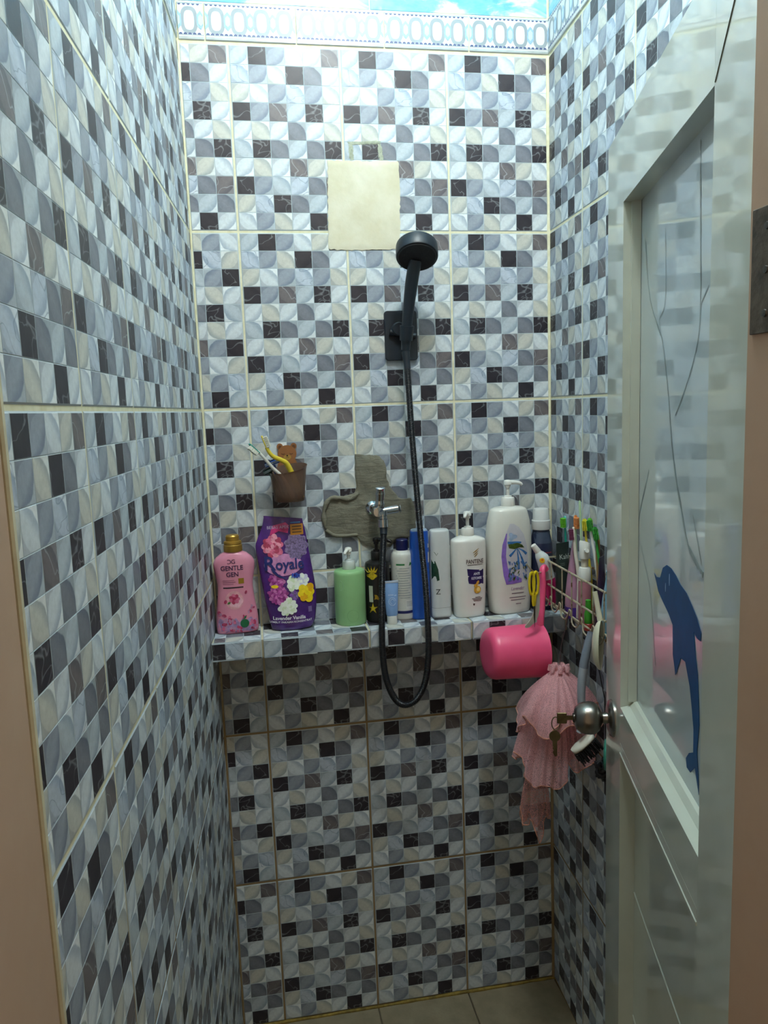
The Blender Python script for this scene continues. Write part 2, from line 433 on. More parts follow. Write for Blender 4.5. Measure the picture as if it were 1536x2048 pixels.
def sky_material():
    k = NT('sky_print_ceramic'); tc = k.node('ShaderNodeTexCoord').outputs['Object']
    mp = k.node('ShaderNodeMapping'); mp.inputs['Scale'].default_value = (1, 2.2, 1); k.link(tc, mp.inputs[0])
    n1 = k.noise(mp.outputs[0], 9, 6, .6, .6); n2 = k.noise(mp.outputs[0], 23, 6, .6)
    c = k.mix(k.mapr(n2, .35, .65, 0, 1), '#5aa2c2', '#79b9d2')
    c = k.mix(k.mapr(n1, .47, .62, 0, 1, True), c, '#cfd2be')
    k.link(c, k.b.inputs['Base Color']); k.b.inputs['Roughness'].default_value = .2
    return k.m
MSK = sky_material()
SZ0 = LZ1+.003
def sky(w, h):
    mb = MB(); mb.box((w/2, h/2, TT/2), (w, h, TT), bev=.001); return mesh('sky_tile', mb, MSK)
sh = CEIL-SZ0-.004; skm = sky(.4975, sh)
for n in range(2): put('sky_tile', sky(.428 if n else .432, sh), wb, FB(-W+.004+n*.435, SZ0))
for n in range(2): put('sky_tile', skm, wl, FL((n+1)*.5+.002, SZ0)); put('sky_tile', skm, wr, FR(n*.5+.006, SZ0))

# ---------------- cement patches on the back wall
def patch(name, poly, m, y, th, parent, rings=12, amp=.0010, seedv=1, label=None):
    rnd = random.Random(seedv)
    N = 90; P = []
    L = [Vector((a[0], a[1])) for a in poly]; per = sum((L[(i+1) % len(L)]-L[i]).length for i in range(len(L)))
    i = 0; acc = 0.0
    for q in range(N):
        tgt = per*q/N
        while acc+(L[(i+1) % len(L)]-L[i]).length < tgt: acc += (L[(i+1) % len(L)]-L[i]).length; i += 1
        seg = L[(i+1) % len(L)]-L[i]; p = L[i]+seg*((tgt-acc)/seg.length); P.append(p+Vector((rnd.uniform(-1, 1), rnd.uniform(-1, 1)))*.0018)
    c = sum(P, Vector((0, 0)))/N
    loops = [[(p.x, y+.001, p.y) for p in P]]
    for r in range(rings):
        f = (1-r/rings)
        e = th*(.45 if r == 0 else 1.0)
        l = []
        for p in P:
            qx, qz = c.x+(p.x-c.x)*f*(1 if r else .995), c.y+(p.y-c.y)*f*(1 if r else .995)
            l.append((qx, y-e-amp*(.5+mnoise.noise(Vector((qx*34, qz*34, seedv)))+.5*mnoise.noise(Vector((qx*90, qz*90, seedv)))), qz))
        loops.append(l)
    mb = MB(); mb.loft(loops, cap0=False)
    return obj(name, mb, m, parent, smooth=60, label=label)
m_cream = mat('cream_cement', '#c6c0a4', .9, scale=12, bump=.35, bscale=60, col2='#d8d4c2')
k = NT('grey_cement'); tc = k.node('ShaderNodeTexCoord').outputs['Object']
mp = k.node('ShaderNodeMapping'); mp.inputs['Scale'].default_value = (1, 1, 4.5); mp.inputs['Rotation'].default_value = (0, .25, 0); k.link(tc, mp.inputs[0])
n1 = k.noise(mp.outputs[0], 26, 6, .7, .8); n2 = k.noise(tc, 11, 4); n3 = k.noise(tc, 160, 3)
k.link(k.mix(k.math('MULTIPLY_ADD', k.mapr(n1, .3, .7, 0, 1), .55, k.math('MULTIPLY', n2, .45)), '#56544a', '#8d8a78'), k.b.inputs['Base Color']); k.b.inputs['Roughness'].default_value = .92
k.bump(k.math('ADD', n1, k.math('MULTIPLY', n3, .25)), .9, .004)
m_grey = k.m
patch('cement_patch', [(-.5453, 2.2042), (-.46, 2.2035), (-.3758, 2.2046), (-.3755, 2.10), (-.3795, 2.0012), (-.46, 2.0008), (-.515, 2.0005), (-.5523, 2.0016), (-.5495, 2.11)], m_cream, 0, .0022, wb, label='cream rectangular cement patch', seedv=3)
patch('cement_patch', [(-.51, 1.5143), (-.4896, 1.5113), (-.4538, 1.5109), (-.438, 1.4986), (-.4332, 1.4806), (-.4322, 1.459), (-.4276, 1.4337), (-.4103, 1.4093), (-.4033, 1.3999), (-.3685, 1.397), (-.362, 1.3684), (-.3594, 1.3317), (-.3618, 1.3135), (-.379, 1.298), (-.4106, 1.2927), (-.4259, 1.2771), (-.4536, 1.2716), (-.4807, 1.2808), (-.5022, 1.2895), (-.5105, 1.3064), (-.5519, 1.3091), (-.5873, 1.3186), (-.5931, 1.3478), (-.5933, 1.3818), (-.5871, 1.3993), (-.5705, 1.4136), (-.542, 1.412), (-.5169, 1.4151), (-.5073, 1.4289), (-.5111, 1.4666)],
      m_grey, 0, .0045, wb, amp=.0028, seedv=5, label='rough grey cement patch around the tap')
m_sm = mat('greenish_cement_smear', '#8d9482', .9, scale=60, bump=.6, col2='#b3b7a4')
for poly in ([(-.496, 2.244), (-.417, 2.249), (-.418, 2.2435), (-.492, 2.2385)], [(-.4945, 2.240), (-.485, 2.241), (-.483, 2.206), (-.4925, 2.2055)], [(-.425, 2.243), (-.417, 2.243), (-.412, 2.207), (-.423, 2.207)]):
    patch('cement_smear', poly, m_sm, 0, .0006, wb, rings=3, amp=.0004, seedv=8)
# rim ridge of trowelled cement on the left of the tap
mb = MB(); mb.tube(cr([(-.590, -.004, 1.335), (-.593, -.005, 1.375), (-.578, -.006, 1.407), (-.552, -.006, 1.408), (-.525, -.005, 1.405), (-.505, -.004, 1.42)], 5), [.004, .005, .006, .007, .006]*5+[.004], 7)
mb.tube(cr([(-.590, -.004, 1.33), (-.570, -.006, 1.316), (-.54, -.005, 1.313), (-.512, -.004, 1.314)], 5), .0045, 7)
obj('cement_ridge', mb, m_grey, wb, smooth=60)

# ---------------- floor, ceiling, doorway
m_fl = mat('floor_tile_tan', '#776c55', .5, scale=22, bump=.25, bscale=160, col2='#8a7f68')
mb = MB(); mb.box((-.45, -1.6, -.03), (5.0, 3.6, .054)); fl = obj('floor', mb, mat('floor_grout', '#57503f', .9, var=.15), kind='structure', smooth=None, label='tan tiled floor')
mb = MB(); mb.box((.1252, .1252, .002), (.2504, .2504, .008), bev=.0015); fme = mesh('floor_tile', mb, m_fl)
for i in range(4):
    for j in range(5):
        o = D.objects.new('floor_tile', fme); COL.objects.link(o); o.parent = fl
        o.location = (-(i+1)*PX+.0015, -(j+1)*PX-.0015, -.0035 - random.uniform(0, .0006))
mb = MB(); mb.tube([(-.86+.86*i/24, -.004, .004+random.uniform(-.001, .001)) for i in range(25)], [.0045*random.uniform(.7, 1.2) for _ in range(25)], 6)
obj('baseboard_back', mb, mat('yellow_floor_grout', '#8a7433', .9, var=.3, scale=60, bump=.5), kind='structure', label='yellow grout line along the floor')
mb = MB(); mb.box((-.4, -.6, CEIL+.03), (1.4, 1.5, .06)); obj('ceiling', mb, mat('ceiling_white', '#dfe4e2', .9, var=.02), kind='structure', smooth=None, label='white bathroom ceiling')

m_pink = mat('pinkish_brown_paint', '#ae917a', .6, scale=6, bump=.12, bscale=60, col2='#b89c86')
m_bead = mat('cream_edge_bead', '#c9c2a4', .5, var=.08)
XJ = lx(YD)                                               # left jamb
mb = MB(); mb.box((XJ-1.0, -1.33, 1.1), (2.002, .20, 2.2)); obj('wall_front', mb, m_pink, kind='structure', smooth=None, label='pinkish brown door jamb on the left')
mb = MB(); mb.box((XJ-.001, -1.2235, 1.1), (.010, .010, 2.2), bev=.002); obj('trim_3', mb, m_bead, kind='structure', label='cream bead on the left door jamb')
mb = MB(); mb.box((.847, -1.33, 1.1), (2.306, .216, 2.2), bev=.002); jr = obj('trim_4', mb, m_pink, kind='structure', label='pinkish brown door jamb on the right')
mb = MB(); mb.box((-.475, -1.33, 2.68), (4.95, .2, .96)); obj('trim_5', mb, m_pink, kind='structure', smooth=None, label='pinkish brown wall above the doorway')

# ================================================================== DOOR
DA = math.atan2(.9628, .2704)
door = empty('door_1', (-.3024, -1.22, 0), DA, 'glossy white plastic door opened inward against the right wall', None, kind='structure')
k = NT('glossy_door_plastic'); tc = k.node('ShaderNodeTexCoord').outputs['Object']
k.link(k.mix(k.mapr(k.noise(tc, 7, 4), .3, .7, 0, 1), '#b6bcae', '#c4cabd'), k.b.inputs['Base Color'])
k.b.inputs['Roughness'].default_value = .3; k.b.inputs['Specular IOR Level'].default_value = .5
k.b.inputs['Coat Weight'].default_value = .9; k.b.inputs['Coat Roughness'].default_value = .05; k.b.inputs['Coat IOR'].default_value = 1.6
k.bump(k.noise(tc, 5, 2), .05, .002)
m_door = k.m
k = NT('glossy_panel_film'); tc = k.node('ShaderNodeTexCoord').outputs['Object']
k.link(k.mix(k.mapr(k.noise(tc, 4, 3), .35, .65, 0, 1), '#a9b9c0', '#b6c2c2'), k.b.inputs['Base Color'])
k.b.inputs['Roughness'].default_value = .28; k.b.inputs['Coat Weight'].default_value = 1.0; k.b.inputs['Coat Roughness'].default_value = .04; k.b.inputs['Coat IOR'].default_value = 1.6
k.bump(k.noise(tc, 4, 2), .05, .002)
m_panel = k.m
DT, DL, DH0, DH1 = .045, .684, .012, 2.054
A0, A1 = .112, .555                                       # panel opening along the leaf
RB, RT = 1.095, 1.934                                     # upper panel opening
def stile(x0, x1, cut=False):
    mb = MB(); c = .0125 if cut else 0
    pl = [(x0, 0), (x1, 0), (x1, -DT), (x0+c, -DT)]
    vs = [(x, y, DH0) for x, y in pl]+[(x, y, DH1) for x, y in pl]
    mb.add(vs, [(0,1,2,3), (4,5,6,7)]+[(i, (i+1) % 4, (i+1) % 4+4, i+4) for i in range(4)]); return mb
obj('stile', stile(.001, A0, True), m_door, door, smooth=None)
obj('stile', stile(A1, DL), m_door, door, smooth=None)
def rail(z0, z1, y0=-DT, y1=0):
    mb = MB(); mb.box(((A0+A1)/2, (y0+y1)/2, (z0+z1)/2), (A1-A0-.0006, y1-y0, z1-z0)); return mb
obj('rail', rail(RT, DH1), m_door, door, smooth=None)
mb = MB(); mb.tube([(A0-.11, .0004, DH1-.012), (A0-.002, .0004, RT+.002)], .0006, 4); obj('mitre_joint', mb, mat('joint_grey', '#6f7468', .8), door)  # thin grey line marking the mitre joint of the door frame
# sill of the upper opening: two facets sloping back
mb = MB()
sec = [(0, 1.030), (0, RB), (-.015, RB+.0035), (-.0215, RB+.011), (-.0262, RB+.013), (-DT, RB+.013), (-DT, 1.030)]
mb.loft([[(x, y, z) for y, z in sec] for x in (A0+.0003, A1-.0003)]); obj('sill_moulding', mb, m_door, door, smooth=None)
mb = MB(); mb.box(((A0+A1)/2, -.027-.004, (RB+RT)/2+.005), (A1-A0, .008, RT-RB-.006)); panel = obj('upper_panel', mb, m_panel, door, smooth=None)
mb = MB()
for x in (A1-.006,): mb.prism([(x, RB+.012), (x+.0058, RB+.012), (x+.0058, RT), (x, RT)], -.0265, -.012)
obj('panel_bead', mb, m_door, door, smooth=None)
# lower half: bead below the mid rail, then wide boards with a lit top edge
mb = MB(); sec = [(0, 1.029), (0, 1.0132), (.0011, 1.0122), (.0011, 1.008), (-.012, 1.002), (-.012, 1.029)]
mb.loft([[(x, y, z) for y, z in sec] for x in (A0+.0003, A1-.0003)]); obj('rail_bead', mb, m_door, door, smooth=None)
z = 1.001
for hgt in (.2505, .2445, .2445, .2445):
    mb = MB(); sec = [(-.0262, z-hgt+.0012), (-.0262, z-.004), (-.0290, z-.0005), (-DT, z-.0005), (-DT, z-hgt+.0012)]
    # proud lip on the top edge of each board
    mb.loft([[(x, y, q) for y, q in sec] for x in (A0+.0003, A1-.0003)])
    b = obj('board', mb, m_door, door, smooth=None)
    if z < .99:
        mb = MB(); mb.loft([[(x, y, z-.006+q) for y, q in ((-.0262, .0025), (-.0250, .0035), (-.0262, .0052))] for x in (A0+.0003, A1-.0003)]); obj('board_lip', mb, m_door, b, smooth=None)
    z -= hgt
obj('rail', rail(DH0, z-.001), m_door, door, smooth=None)
# dolphin print and the trailing dark lines on the panel film
PY = -.0266
m_dol = mat('dolphin_blue_print', '#0f4574', .5, scale=18, var=.12, spec=.25)
dol = [(0.4399,1.3583),(0.425,1.3555),(0.405,1.3590),(0.390,1.3770),(0.3687,1.3858),(0.345,1.3860),(0.322,1.3815),(0.2991,1.3740),(0.270,1.3690),(0.2417,1.3580),(0.222,1.3480),(0.2047,1.3346),(0.206,1.3236),(0.2220,1.3226),(0.2349,1.3270),(0.2250,1.2973),(0.2150,1.2773),(0.2088,1.2450),(0.2048,1.2158),(0.2085,1.1950),(0.2115,1.1757),(0.2045,1.1500),(0.2008,1.1244),(0.2105,1.1380),(0.2193,1.1520),(0.2381,1.1358),(0.2540,1.1350),(0.2585,1.1460),(0.2455,1.1593),(0.2270,1.1688),(0.2280,1.2000),(0.2367,1.2239),(0.2480,1.2500),(0.2694,1.2757),(0.2905,1.2735),(0.3078,1.2480),(0.3158,1.2406),(0.3200,1.2500),(0.3296,1.2655),(0.3324,1.3076),(0.355,1.3180),(0.3879,1.3272),(0.415,1.3364),(0.4250,1.3464)]
mb = MB(); mb.prism(dol, PY, PY+.0004); obj('dolphin_print', mb, m_dol, door, smooth=None, label='dark blue dolphin printed on the panel')
m_eye = mat('print_pale_blue', '#7f9cc0', .3)
mb = MB()
for cx, cz, r in ((.352, 1.368, .004), (.372, 1.352, .003)):
    mb.prism([(cx+r*.5*math.cos(q*math.pi/6), cz+r*2.2*math.sin(q*math.pi/6)) for q in range(12)], PY+.0003, PY+.0008)
obj('dolphin_highlight', mb, m_eye, door, smooth=None)
m_br = mat('branch_grey_print', '#84908f', .4, var=.2)
BR = [[(0.4026,1.8595),(0.3972,1.7603),(0.4292,1.7363),(0.4076,1.6989),(0.377,1.6346),(0.3549,1.5656),(0.3319,1.5189),(0.3003,1.475),(0.268,1.4336),(0.2036,1.4083)],
      [(0.2478,1.9245),(0.2413,1.8264),(0.2355,1.7385),(0.2423,1.692),(0.2812,1.6453),(0.3367,1.6002)],
      [(0.5215,1.8675),(0.4916,1.7804),(0.4224,1.7143)], [(0.4823,1.5132),(0.5543,1.4149),(0.5164,1.3713),(0.4633,1.3177),(0.4267,1.2162)],
      [(0.2043,1.7512),(0.2351,1.7326)], [(0.2489,1.4756),(0.2102,1.4193)]]
for bi, br in enumerate(BR):
    mb = MB(); c = cr([(a, PY+.0002, b) for a, b in br], 5)
    n = len(c); wd_ = [(.0009 + .0038*((i/n)**2 if bi in (0,) else .14))*random.uniform(.6, 1.2) for i in range(n)]
    mb.tube(c, wd_, 6, flat=(1.0, .06, (0, 0, 1)) if False else (.06, 1.0, (0, 1, 0)))
    obj('branch_print', mb, m_br, door)
# knob
m_steel = mat('brushed_steel', '#8f8a84', .27, 1.0, var=.08, scale=25)
m_steel_d = mat('dark_steel', '#5c5853', .3, 1.0, var=.08, scale=25)
KM = Matrix.Translation((.624, 0, 1.046)) @ Matrix.Rotation(-math.pi/2, 4, 'X')
mb = MB(); mb.lathe([(.034, 0), (.034, .002), (.031, .006), (.022, .009), (.014, .010)], 32, M=KM); ros = obj('knob_rosette', mb, m_steel, door)
mb = MB(); mb.lathe([(.0105, .008), (.0095, .014), (.0095, .018), (.014, .021), (.023, .025), (.0285, .032), (.030, .040), (.0293, .050), (.0265, .058), (.021, .065), (.0205, .066), (.012, .0685), (.0005, .069)], 36, M=KM); kn = obj('door_knob', mb, m_steel, door, smooth=50)
mb = MB(); mb.lathe([(.0088, .066), (.0088, .0705), (.008, .0715), (.0005, .0716)], 20, M=KM); obj('key_cylinder', mb, m_steel_d, kn)
# hinge on the jamb
m_hin = mat('weathered_hinge_metal', '#5e5348', .5, .5, var=.3, scale=70, bump=.3)
mb = MB(); mb.box((-.3075, -1.2478, 1.7296), (.0025, .036, .1068), bev=.0006); hg = obj('hinge_plate', mb, m_hin, jr)
mb = MB()
for i in range(3):
    for zz in (1.693, 1.7296, 1.766): mb.lathe([(.0035, 0), (.003, .0012), (.0005, .0014)], 10, M=Matrix.Translation((-.3087, -1.250, zz)) @ Matrix.Rotation(-math.pi/2, 4, 'Y'))
    break
obj('screw', mb, m_steel_d, hg)
# keys
m_brass = mat('dull_key_metal', '#6e6348', .4, .9, var=.2, scale=50)
def dpt(a, o, z): 
    c, s = math.cos(DA), math.sin(DA); return Vector((-.3024+a*c-o*s, -1.22+a*s+o*c, z))
keys = empty('key_bunch', dpt(.624, .085, 1.046), DA, 'two dull metal keys on a ring in the door knob', 'keys')
mb = MB(); mb.prism([(-.0012, -.004), (.0012, -.004), (.0012, .004), (-.0012, .004)], -.0138, -.001)
mb.box((0, .006, -.001), (.0022, .018, .021), bev=.001); obj('key', mb, m_brass, keys)
mb = MB(); mb.tube([(0.001+.0015*math.sin(2*math.pi*q/20), .017+.0075*math.cos(2*math.pi*q/20), -.012+.012*math.sin(2*math.pi*q/20)) for q in range(20)], .0011, 6, closed=True); obj('key_ring', mb, m_brass, keys)
mb = MB(); KY, KZ = .019, -.036
bow = [(.0105*math.cos(t*math.pi/8), .0105*math.sin(t*math.pi/8)) for t in range(16)]
pts = [(KY+a, KZ+b) for a, b in bow]
mb.loft([[(xx, a, b) for a, b in pts] for xx in (-.001, .001)])
blade = [(-.0042, 0), (.0042, 0), (.0042, -.010), (.0025, -.012), (.0042, -.015), (.0022, -.019), (.0040, -.023), (.0020, -.027), (0, -.031), (-.0042, -.029)]
mb.loft([[(xx, KY+a, KZ-.009+b) for a, b in blade] for xx in (-.0009, .0009)]); obj('key', mb, m_brass, keys)

# ================================================================== TILED SHELF
SH = 1.100; SD = -.120; SBZ = 1.054
shelf = empty('tiled_shelf', (-.43, -.06, SBZ), 0, 'grey mosaic tiled ledge across the back wall holding the bottles', 'shelf')
def subadd(name, mb, m, root, **kw):                      # mesh given in world coordinates, parented to root
    bpy.context.view_layer.update()
    o = obj(name, mb, m, None, **kw); o.parent = root; o.matrix_parent_inverse = root.matrix_world.inverted(); return o
mb = MB(); vs = [(lx(SD)+.001, SD+.0065), (rx(SD)-.001, SD+.0065), (rx(0)-.001, -.001), (lx(0)+.001, -.001)]
mb.add([(a, b, SBZ+.002) for a, b in vs]+[(a, b, SH-.0025) for a, b in vs], [(0,1,2,3), (4,5,6,7)]+[(i, (i+1) % 4, (i+1) % 4+4, i+4) for i in range(4)])
subadd('mortar_core', mb, MGR, shelf, smooth=None)
def shelf_piece(c0, c1, r0, r1, rot, M):
    o = D.objects.new('tile', tile_mesh(c0, c1, r0, r1, rot)); COL.objects.link(o); bpy.context.view_layer.update()
    o.parent = shelf; o.matrix_parent_inverse = shelf.matrix_world.inverted(); o.matrix_world = M
fh = (SH-SBZ-.002)/(TH/10)
FF = lambda x, dz=0: frame((x, SD+TT, SBZ+dz), (1, 0, 0), (0, 0, 1))
FT = lambda x: frame((x, SD+.0015, SH-TT), (1, 0, 0), (0, 1, 0))
nc = (W-3*PX+.0068-GX)/(TW/6)
shelf_piece(6-nc, 6, 1, 1+fh, True, FF(lx(SD)+.0006, 0))
shelf_piece(0, 6, 0, fh, False, FF(-3*PX+GX, -.0006)); shelf_piece(0, 6, 0, fh, True, FF(-2*PX+GX, .0005)); shelf_piece(0, 6, 0, fh, True, FF(-PX+GX, -.0003)) if False else shelf_piece(0, 5.75, 0, fh, True, FF(-PX+GX, 0))
td = (-SD-.004)/(TH/10)
shelf_piece(6-nc+.1, 6, 4, 4+td, False, FT(lx(SD)+.005))
shelf_piece(0, 6, 8, min(10, 8+td) if False else 10, False, FT(-3*PX+GX)) if False else shelf_piece(0, 6, 4, 4+td, True, FT(-3*PX+GX))
shelf_piece(0, 6, 2, 2+td, False, FT(-2*PX+GX)); shelf_piece(0, 5.7, 4, 4+td, False, FT(-PX+GX))

# ================================================================== CEILING LAMP
lamp = empty('ceiling_lamp', (LAMP_POS[0], LAMP_POS[1], CEIL), 0, 'bare cool white bulb in a ceiling socket', 'lamp')
mb = MB(); mb.lathe([(.05, 0), (.05, -.012), (.03, -.03), (.022, -.06), (.022, -.12)], 24); obj('socket', mb, m_white, lamp)
k = NT('bulb_glow'); k.b.inputs['Base Color'].default_value = (1, 1, 1, 1); k.b.inputs['Emission Color'].default_value = LAMP_COLOR+(1,); k.b.inputs['Emission Strength'].default_value = LAMP_STRENGTH
mb = MB(); mb.sphere((0, 0, LAMP_POS[2]-CEIL), .075, 20, 12); obj('bulb', mb, k.m, lamp)

# ================================================================== BOTTLE KIT
def fsec(secs, zq):
    secs = sorted(secs)
    if zq <= secs[0][0]: return secs[0][1:]
    for a, b in zip(secs, secs[1:]):
        if zq <= b[0]:
            t = (zq-a[0])/max(1e-9, b[0]-a[0])
            return tuple(p+(q-p)*t for p, q in zip(a[1:], b[1:]))
    return secs[-1][1:]
class Body:
    """lofted bottle body: sections (z, half width, half depth, roundness[, x offset, y offset]); front faces local -y"""
    def __init__(s, secs, sub=4):
        secs = [tuple(q)+(0.0,)*(6-len(q)) for q in secs]
        s.s = [tuple(p) for p in secs]
        if sub > 1:
            out = []
            for i in range(len(secs)-1):
                a = secs[max(0, i-1)]; b = secs[i]; c = secs[i+1]; d = secs[min(len(secs)-1, i+2)]
                for k in range(sub):
                    t = k/sub; out.append(tuple([b[0]+(c[0]-b[0])*t]+[0.5*((2*b[q])+(c[q]-a[q])*t+(2*a[q]-5*b[q]+4*c[q]-d[q])*t*t+(3*b[q]-a[q]-3*c[q]+d[q])*t**3) for q in range(1, 6)]))
            out.append(secs[-1]); s.s = out
    def build(s, seg=40):
        loops = []
        for z, rx_, ry_, n, ox, oy in s.s:
            l = []
            for i in range(seg):
                t = 2*math.pi*i/seg; c, q = math.cos(t), math.sin(t)
                l.append((ox+rx_*math.copysign(abs(c)**(2/n), c), oy+ry_*math.copysign(abs(q)**(2/n), q), z))
            loops.append(l)
        mb = MB(); mb.loft(loops); return mb
    def front(s, x, z, off=.0004):
        rx_, ry_, n, ox, oy = fsec(s.s, z)
        a = min(.985, abs((x-ox)/max(rx_, 1e-5)))
        return Vector((x, oy-ry_*(1-a**n)**(1/n)-off, z))
_txt = {}
def text_mesh(st, size, bold, font_space=1.0, shear=0.0):
    cu = D.curves.new('lettering', 'FONT'); cu.body = st; cu.size = size; cu.align_x = 'CENTER'; cu.offset = bold; cu.resolution_u = 3
    cu.space_character = font_space; cu.shear = shear
    o = D.objects.new('lettering', cu); COL.objects.link(o)
    me = D.meshes.new_from_object(o.evaluated_get(bpy.context.evaluated_depsgraph_get()))
    D.objects.remove(o); D.curves.remove(cu); return me
def lettering(st, size, x, z, body, m, parent, off=.0007, bold=0.0, tilt=0.0, wide=1.0, space=1.0, mirror=False, shear=0.0, name='lettering'):
    me = text_mesh(st, size, bold, space, shear)
    c, s_ = math.cos(tilt), math.sin(tilt)
    for v in me.vertices:
        px, pz = v.co.x*wide*(-1 if mirror else 1), v.co.y
        v.co = body.front(x+px*c-pz*s_, z+px*s_+pz*c, off)
    me.materials.clear(); me.materials.append(m); me.update()
    return obj(name, me, None, parent)
def decal(name, poly, body, m, parent, off=.0004, rings=5, center=None):
    """star-shaped flat print laid on the front of a body"""
    n = len(poly); c = center or (sum(p[0] for p in poly)/n, sum(p[1] for p in poly)/n)
    vs = [body.front(c[0], c[1], off)]; fs = []
    for r in range(1, rings+1):
        for p in poly: vs.append(body.front(c[0]+(p[0]-c[0])*r/rings, c[1]+(p[1]-c[1])*r/rings, off))
    for i in range(n):
        j = (i+1) % n; fs.append((0, 1+i, 1+j))
        for r in range(rings-1): a = 1+r*n; fs.append((a+i, a+n+i, a+n+j, a+j))
    mb = MB(); mb.add(vs, fs)
    return obj(name, mb, m, parent, smooth=60)
def decals(name, items, body, mats_, parent, rings=3):
    """several flat prints joined into one part; items: (outline, material index, offset)"""
    mb = MB()
    for poly, mi, off in items:
        n = len(poly); c = (sum(p[0] for p in poly)/n, sum(p[1] for p in poly)/n); mb.cur = mi
        vs = [body.front(c[0], c[1], off)]; fs = []
        for r in range(1, rings+1):
            for p in poly: vs.append(body.front(c[0]+(p[0]-c[0])*r/rings, c[1]+(p[1]-c[1])*r/rings, off))
        for i in range(n):
            j = (i+1) % n; fs.append((0, 1+i, 1+j))
            for r in range(rings-1): a = 1+r*n; fs.append((a+i, a+n+i, a+n+j, a+j))
        mb.add(vs, fs)
    return obj(name, mb, mats_, parent, smooth=60)
def ell(cx, cz, a, b, th, n=12):
    return [(cx+a*math.cos(t)*math.cos(th)-b*math.sin(t)*math.sin(th), cz+a*math.cos(t)*math.sin(th)+b*math.sin(t)*math.cos(th)) for t in (2*math.pi*i/n for i in range(n))]
def circ(cx, cz, rx_, rz_=None, n=20, wob=0.0, k=0, ph=0.0):
    rz_ = rz_ or rx_
    return [(cx+rx_*(1+wob*math.cos(k*t+ph))*math.cos(t), cz+rz_*(1+wob*math.cos(k*t+ph))*math.sin(t)) for t in (2*math.pi*i/n for i in range(n))]
def rect(x0, z0, x1, z1, n=4):
    p = []
    for (a, b), (c, d) in zip(((x0, z0), (x1, z0), (x1, z1), (x0, z1)), ((x1, z0), (x1, z1), (x0, z1), (x0, z0))):
        for i in range(n): p.append((a+(c-a)*i/n, b+(d-b)*i/n))
    return p
def flower(body, cx, cz, r, mats_, parent, petals=6, off=.0006, layers=3):
    it = []; nm = len(mats_); rnd = random.Random(int(cx*9e4)+petals); k_ = 0
    for l in range(layers):
        f = 1-l/(layers+.3); n = max(4, int(petals*(1.25-l*.18)))
        for i in range(n):
            a = 2*math.pi*(i+rnd.uniform(-.2, .2))/n+l*.7; rr = r*f*rnd.uniform(.82, 1.08)
            it.append((ell(cx+math.cos(a)*rr*.58, cz+math.sin(a)*rr*.58, rr*.46, rr*min(.42, 2.3/n+.08), a), (l+i) % nm, off+k_*.000025)); k_ += 1
    it.append((circ(cx, cz, r*.16, None, 10), (layers+1) % nm, off+k_*.000025))
    decals('flower_print', it, body, mats_, parent, 2)
def pump(root, z, x=0, y=0, cr_=.016, ch_=.014, stem=.02, head=(.036, .012), dirv=(0, -1), m=None, m2=None, mc=None, wide=False):
    """pump dispenser standing on a bottle neck: collar, stem, head with nozzle"""
    T = Matrix.Translation((x, y, z))
    mb = MB(); mb.lathe([(cr_*1.02, 0), (cr_*1.05, .001), (cr_, ch_*.9), (cr_*.92, ch_), (cr_*.6, ch_+.001), (cr_*.55, ch_+.004), (.0042, ch_+.005)], 28, M=T); obj('collar', mb, mc or m, root)
    mb = MB(); mb.lathe([(.0042, ch_+.004), (.0042, ch_+stem)], 14, M=T); obj('stem', mb, m2 or m, root)
    zz = ch_+stem; a = math.atan2(dirv[1], dirv[0]); R = T @ Matrix.Translation((0, 0, zz)) @ Matrix.Rotation(a, 4, 'Z')
    L, h = head; cap_r = .0098 if wide else .0088
    mb = MB(); mb.lathe([(cap_r*.72, -.006), (cap_r*.78, 0), (cap_r, .001), (cap_r*1.02, h*.55), (cap_r*.85, h*.80), (cap_r*.4, h*.90), (.0004, h*.91)], 22, M=R)
    nz = cr([(cap_r*.4, 0, h*.42), (L*.55, 0, h*.40), (L*.88, 0, h*.18), (L, 0, -h*.12)], 4); n_ = len(nz)
    mb.tube(nz, [cap_r*(.62-.28*i/(n_-1)) for i in range(n_)], 12, M=R); obj('pump_head', mb, m, root, smooth=50)

P = {}
def pl(key, col, rough=.35, **kw): 
    if key not in P: P[key] = mat(key, col, rough, **kw)
    return P[key]

# ---------------- 1 pink detergent bottle
pk = pl('pink_plastic', '#dc8ea6', .28, var=.03, coat=.3); ink = pl('plum_ink', '#46264e', .5)
b1 = empty('detergent_bottle', (-.8175, -.0335, SH), .05, 'pink detergent bottle with gold cap at the left end of the shelf', 'bottle')
B1 = Body([(0, .046, .022, 3), (.002, .0490, .0248, 3), (.012, .0505, .026, 3), (.045, .0495, .0258, 2.8), (.085, .0440, .0245, 2.6), (.118, .0420, .024, 2.6), (.145, .0465, .025, 2.6), (.168, .0490, .0255, 2.6), (.182, .0440, .0245, 2.4), (.193, .0315, .0215, 2.2), (.197, .0222, .0195, 2.0), (.200, .0215, .0195, 2)], 3)
obj('body', B1.build(), pk, b1, smooth=50)
gold = pl('gold_cap_plastic', '#b08a3a', .35, metal=.55, var=.08)
mb = MB(); mb.lathe([(.0220, .1985), (.0225, .2000), (.0220, .2135), (.0205, .2150), (.0205, .2160), (.0215, .2175), (.0205, .2225), (.0160, .2240), (.0160, .2345), (.0140, .2375), (.0005, .2385)], 36); obj('cap', mb, gold, b1, smooth=30)
fade = pl('lilac_print', '#a78ab8', .35, var=.25, scale=90); dpink = pl('deep_pink_petal', '#b83a62', .35, var=.25, scale=120); lpink = pl('pale_pink_petal', '#eab6c4', .35, var=.12, scale=120)
band = []
for i in range(25): band.append((-.0445+.089*i/24, .034+.006*math.sin(i*1.3)))
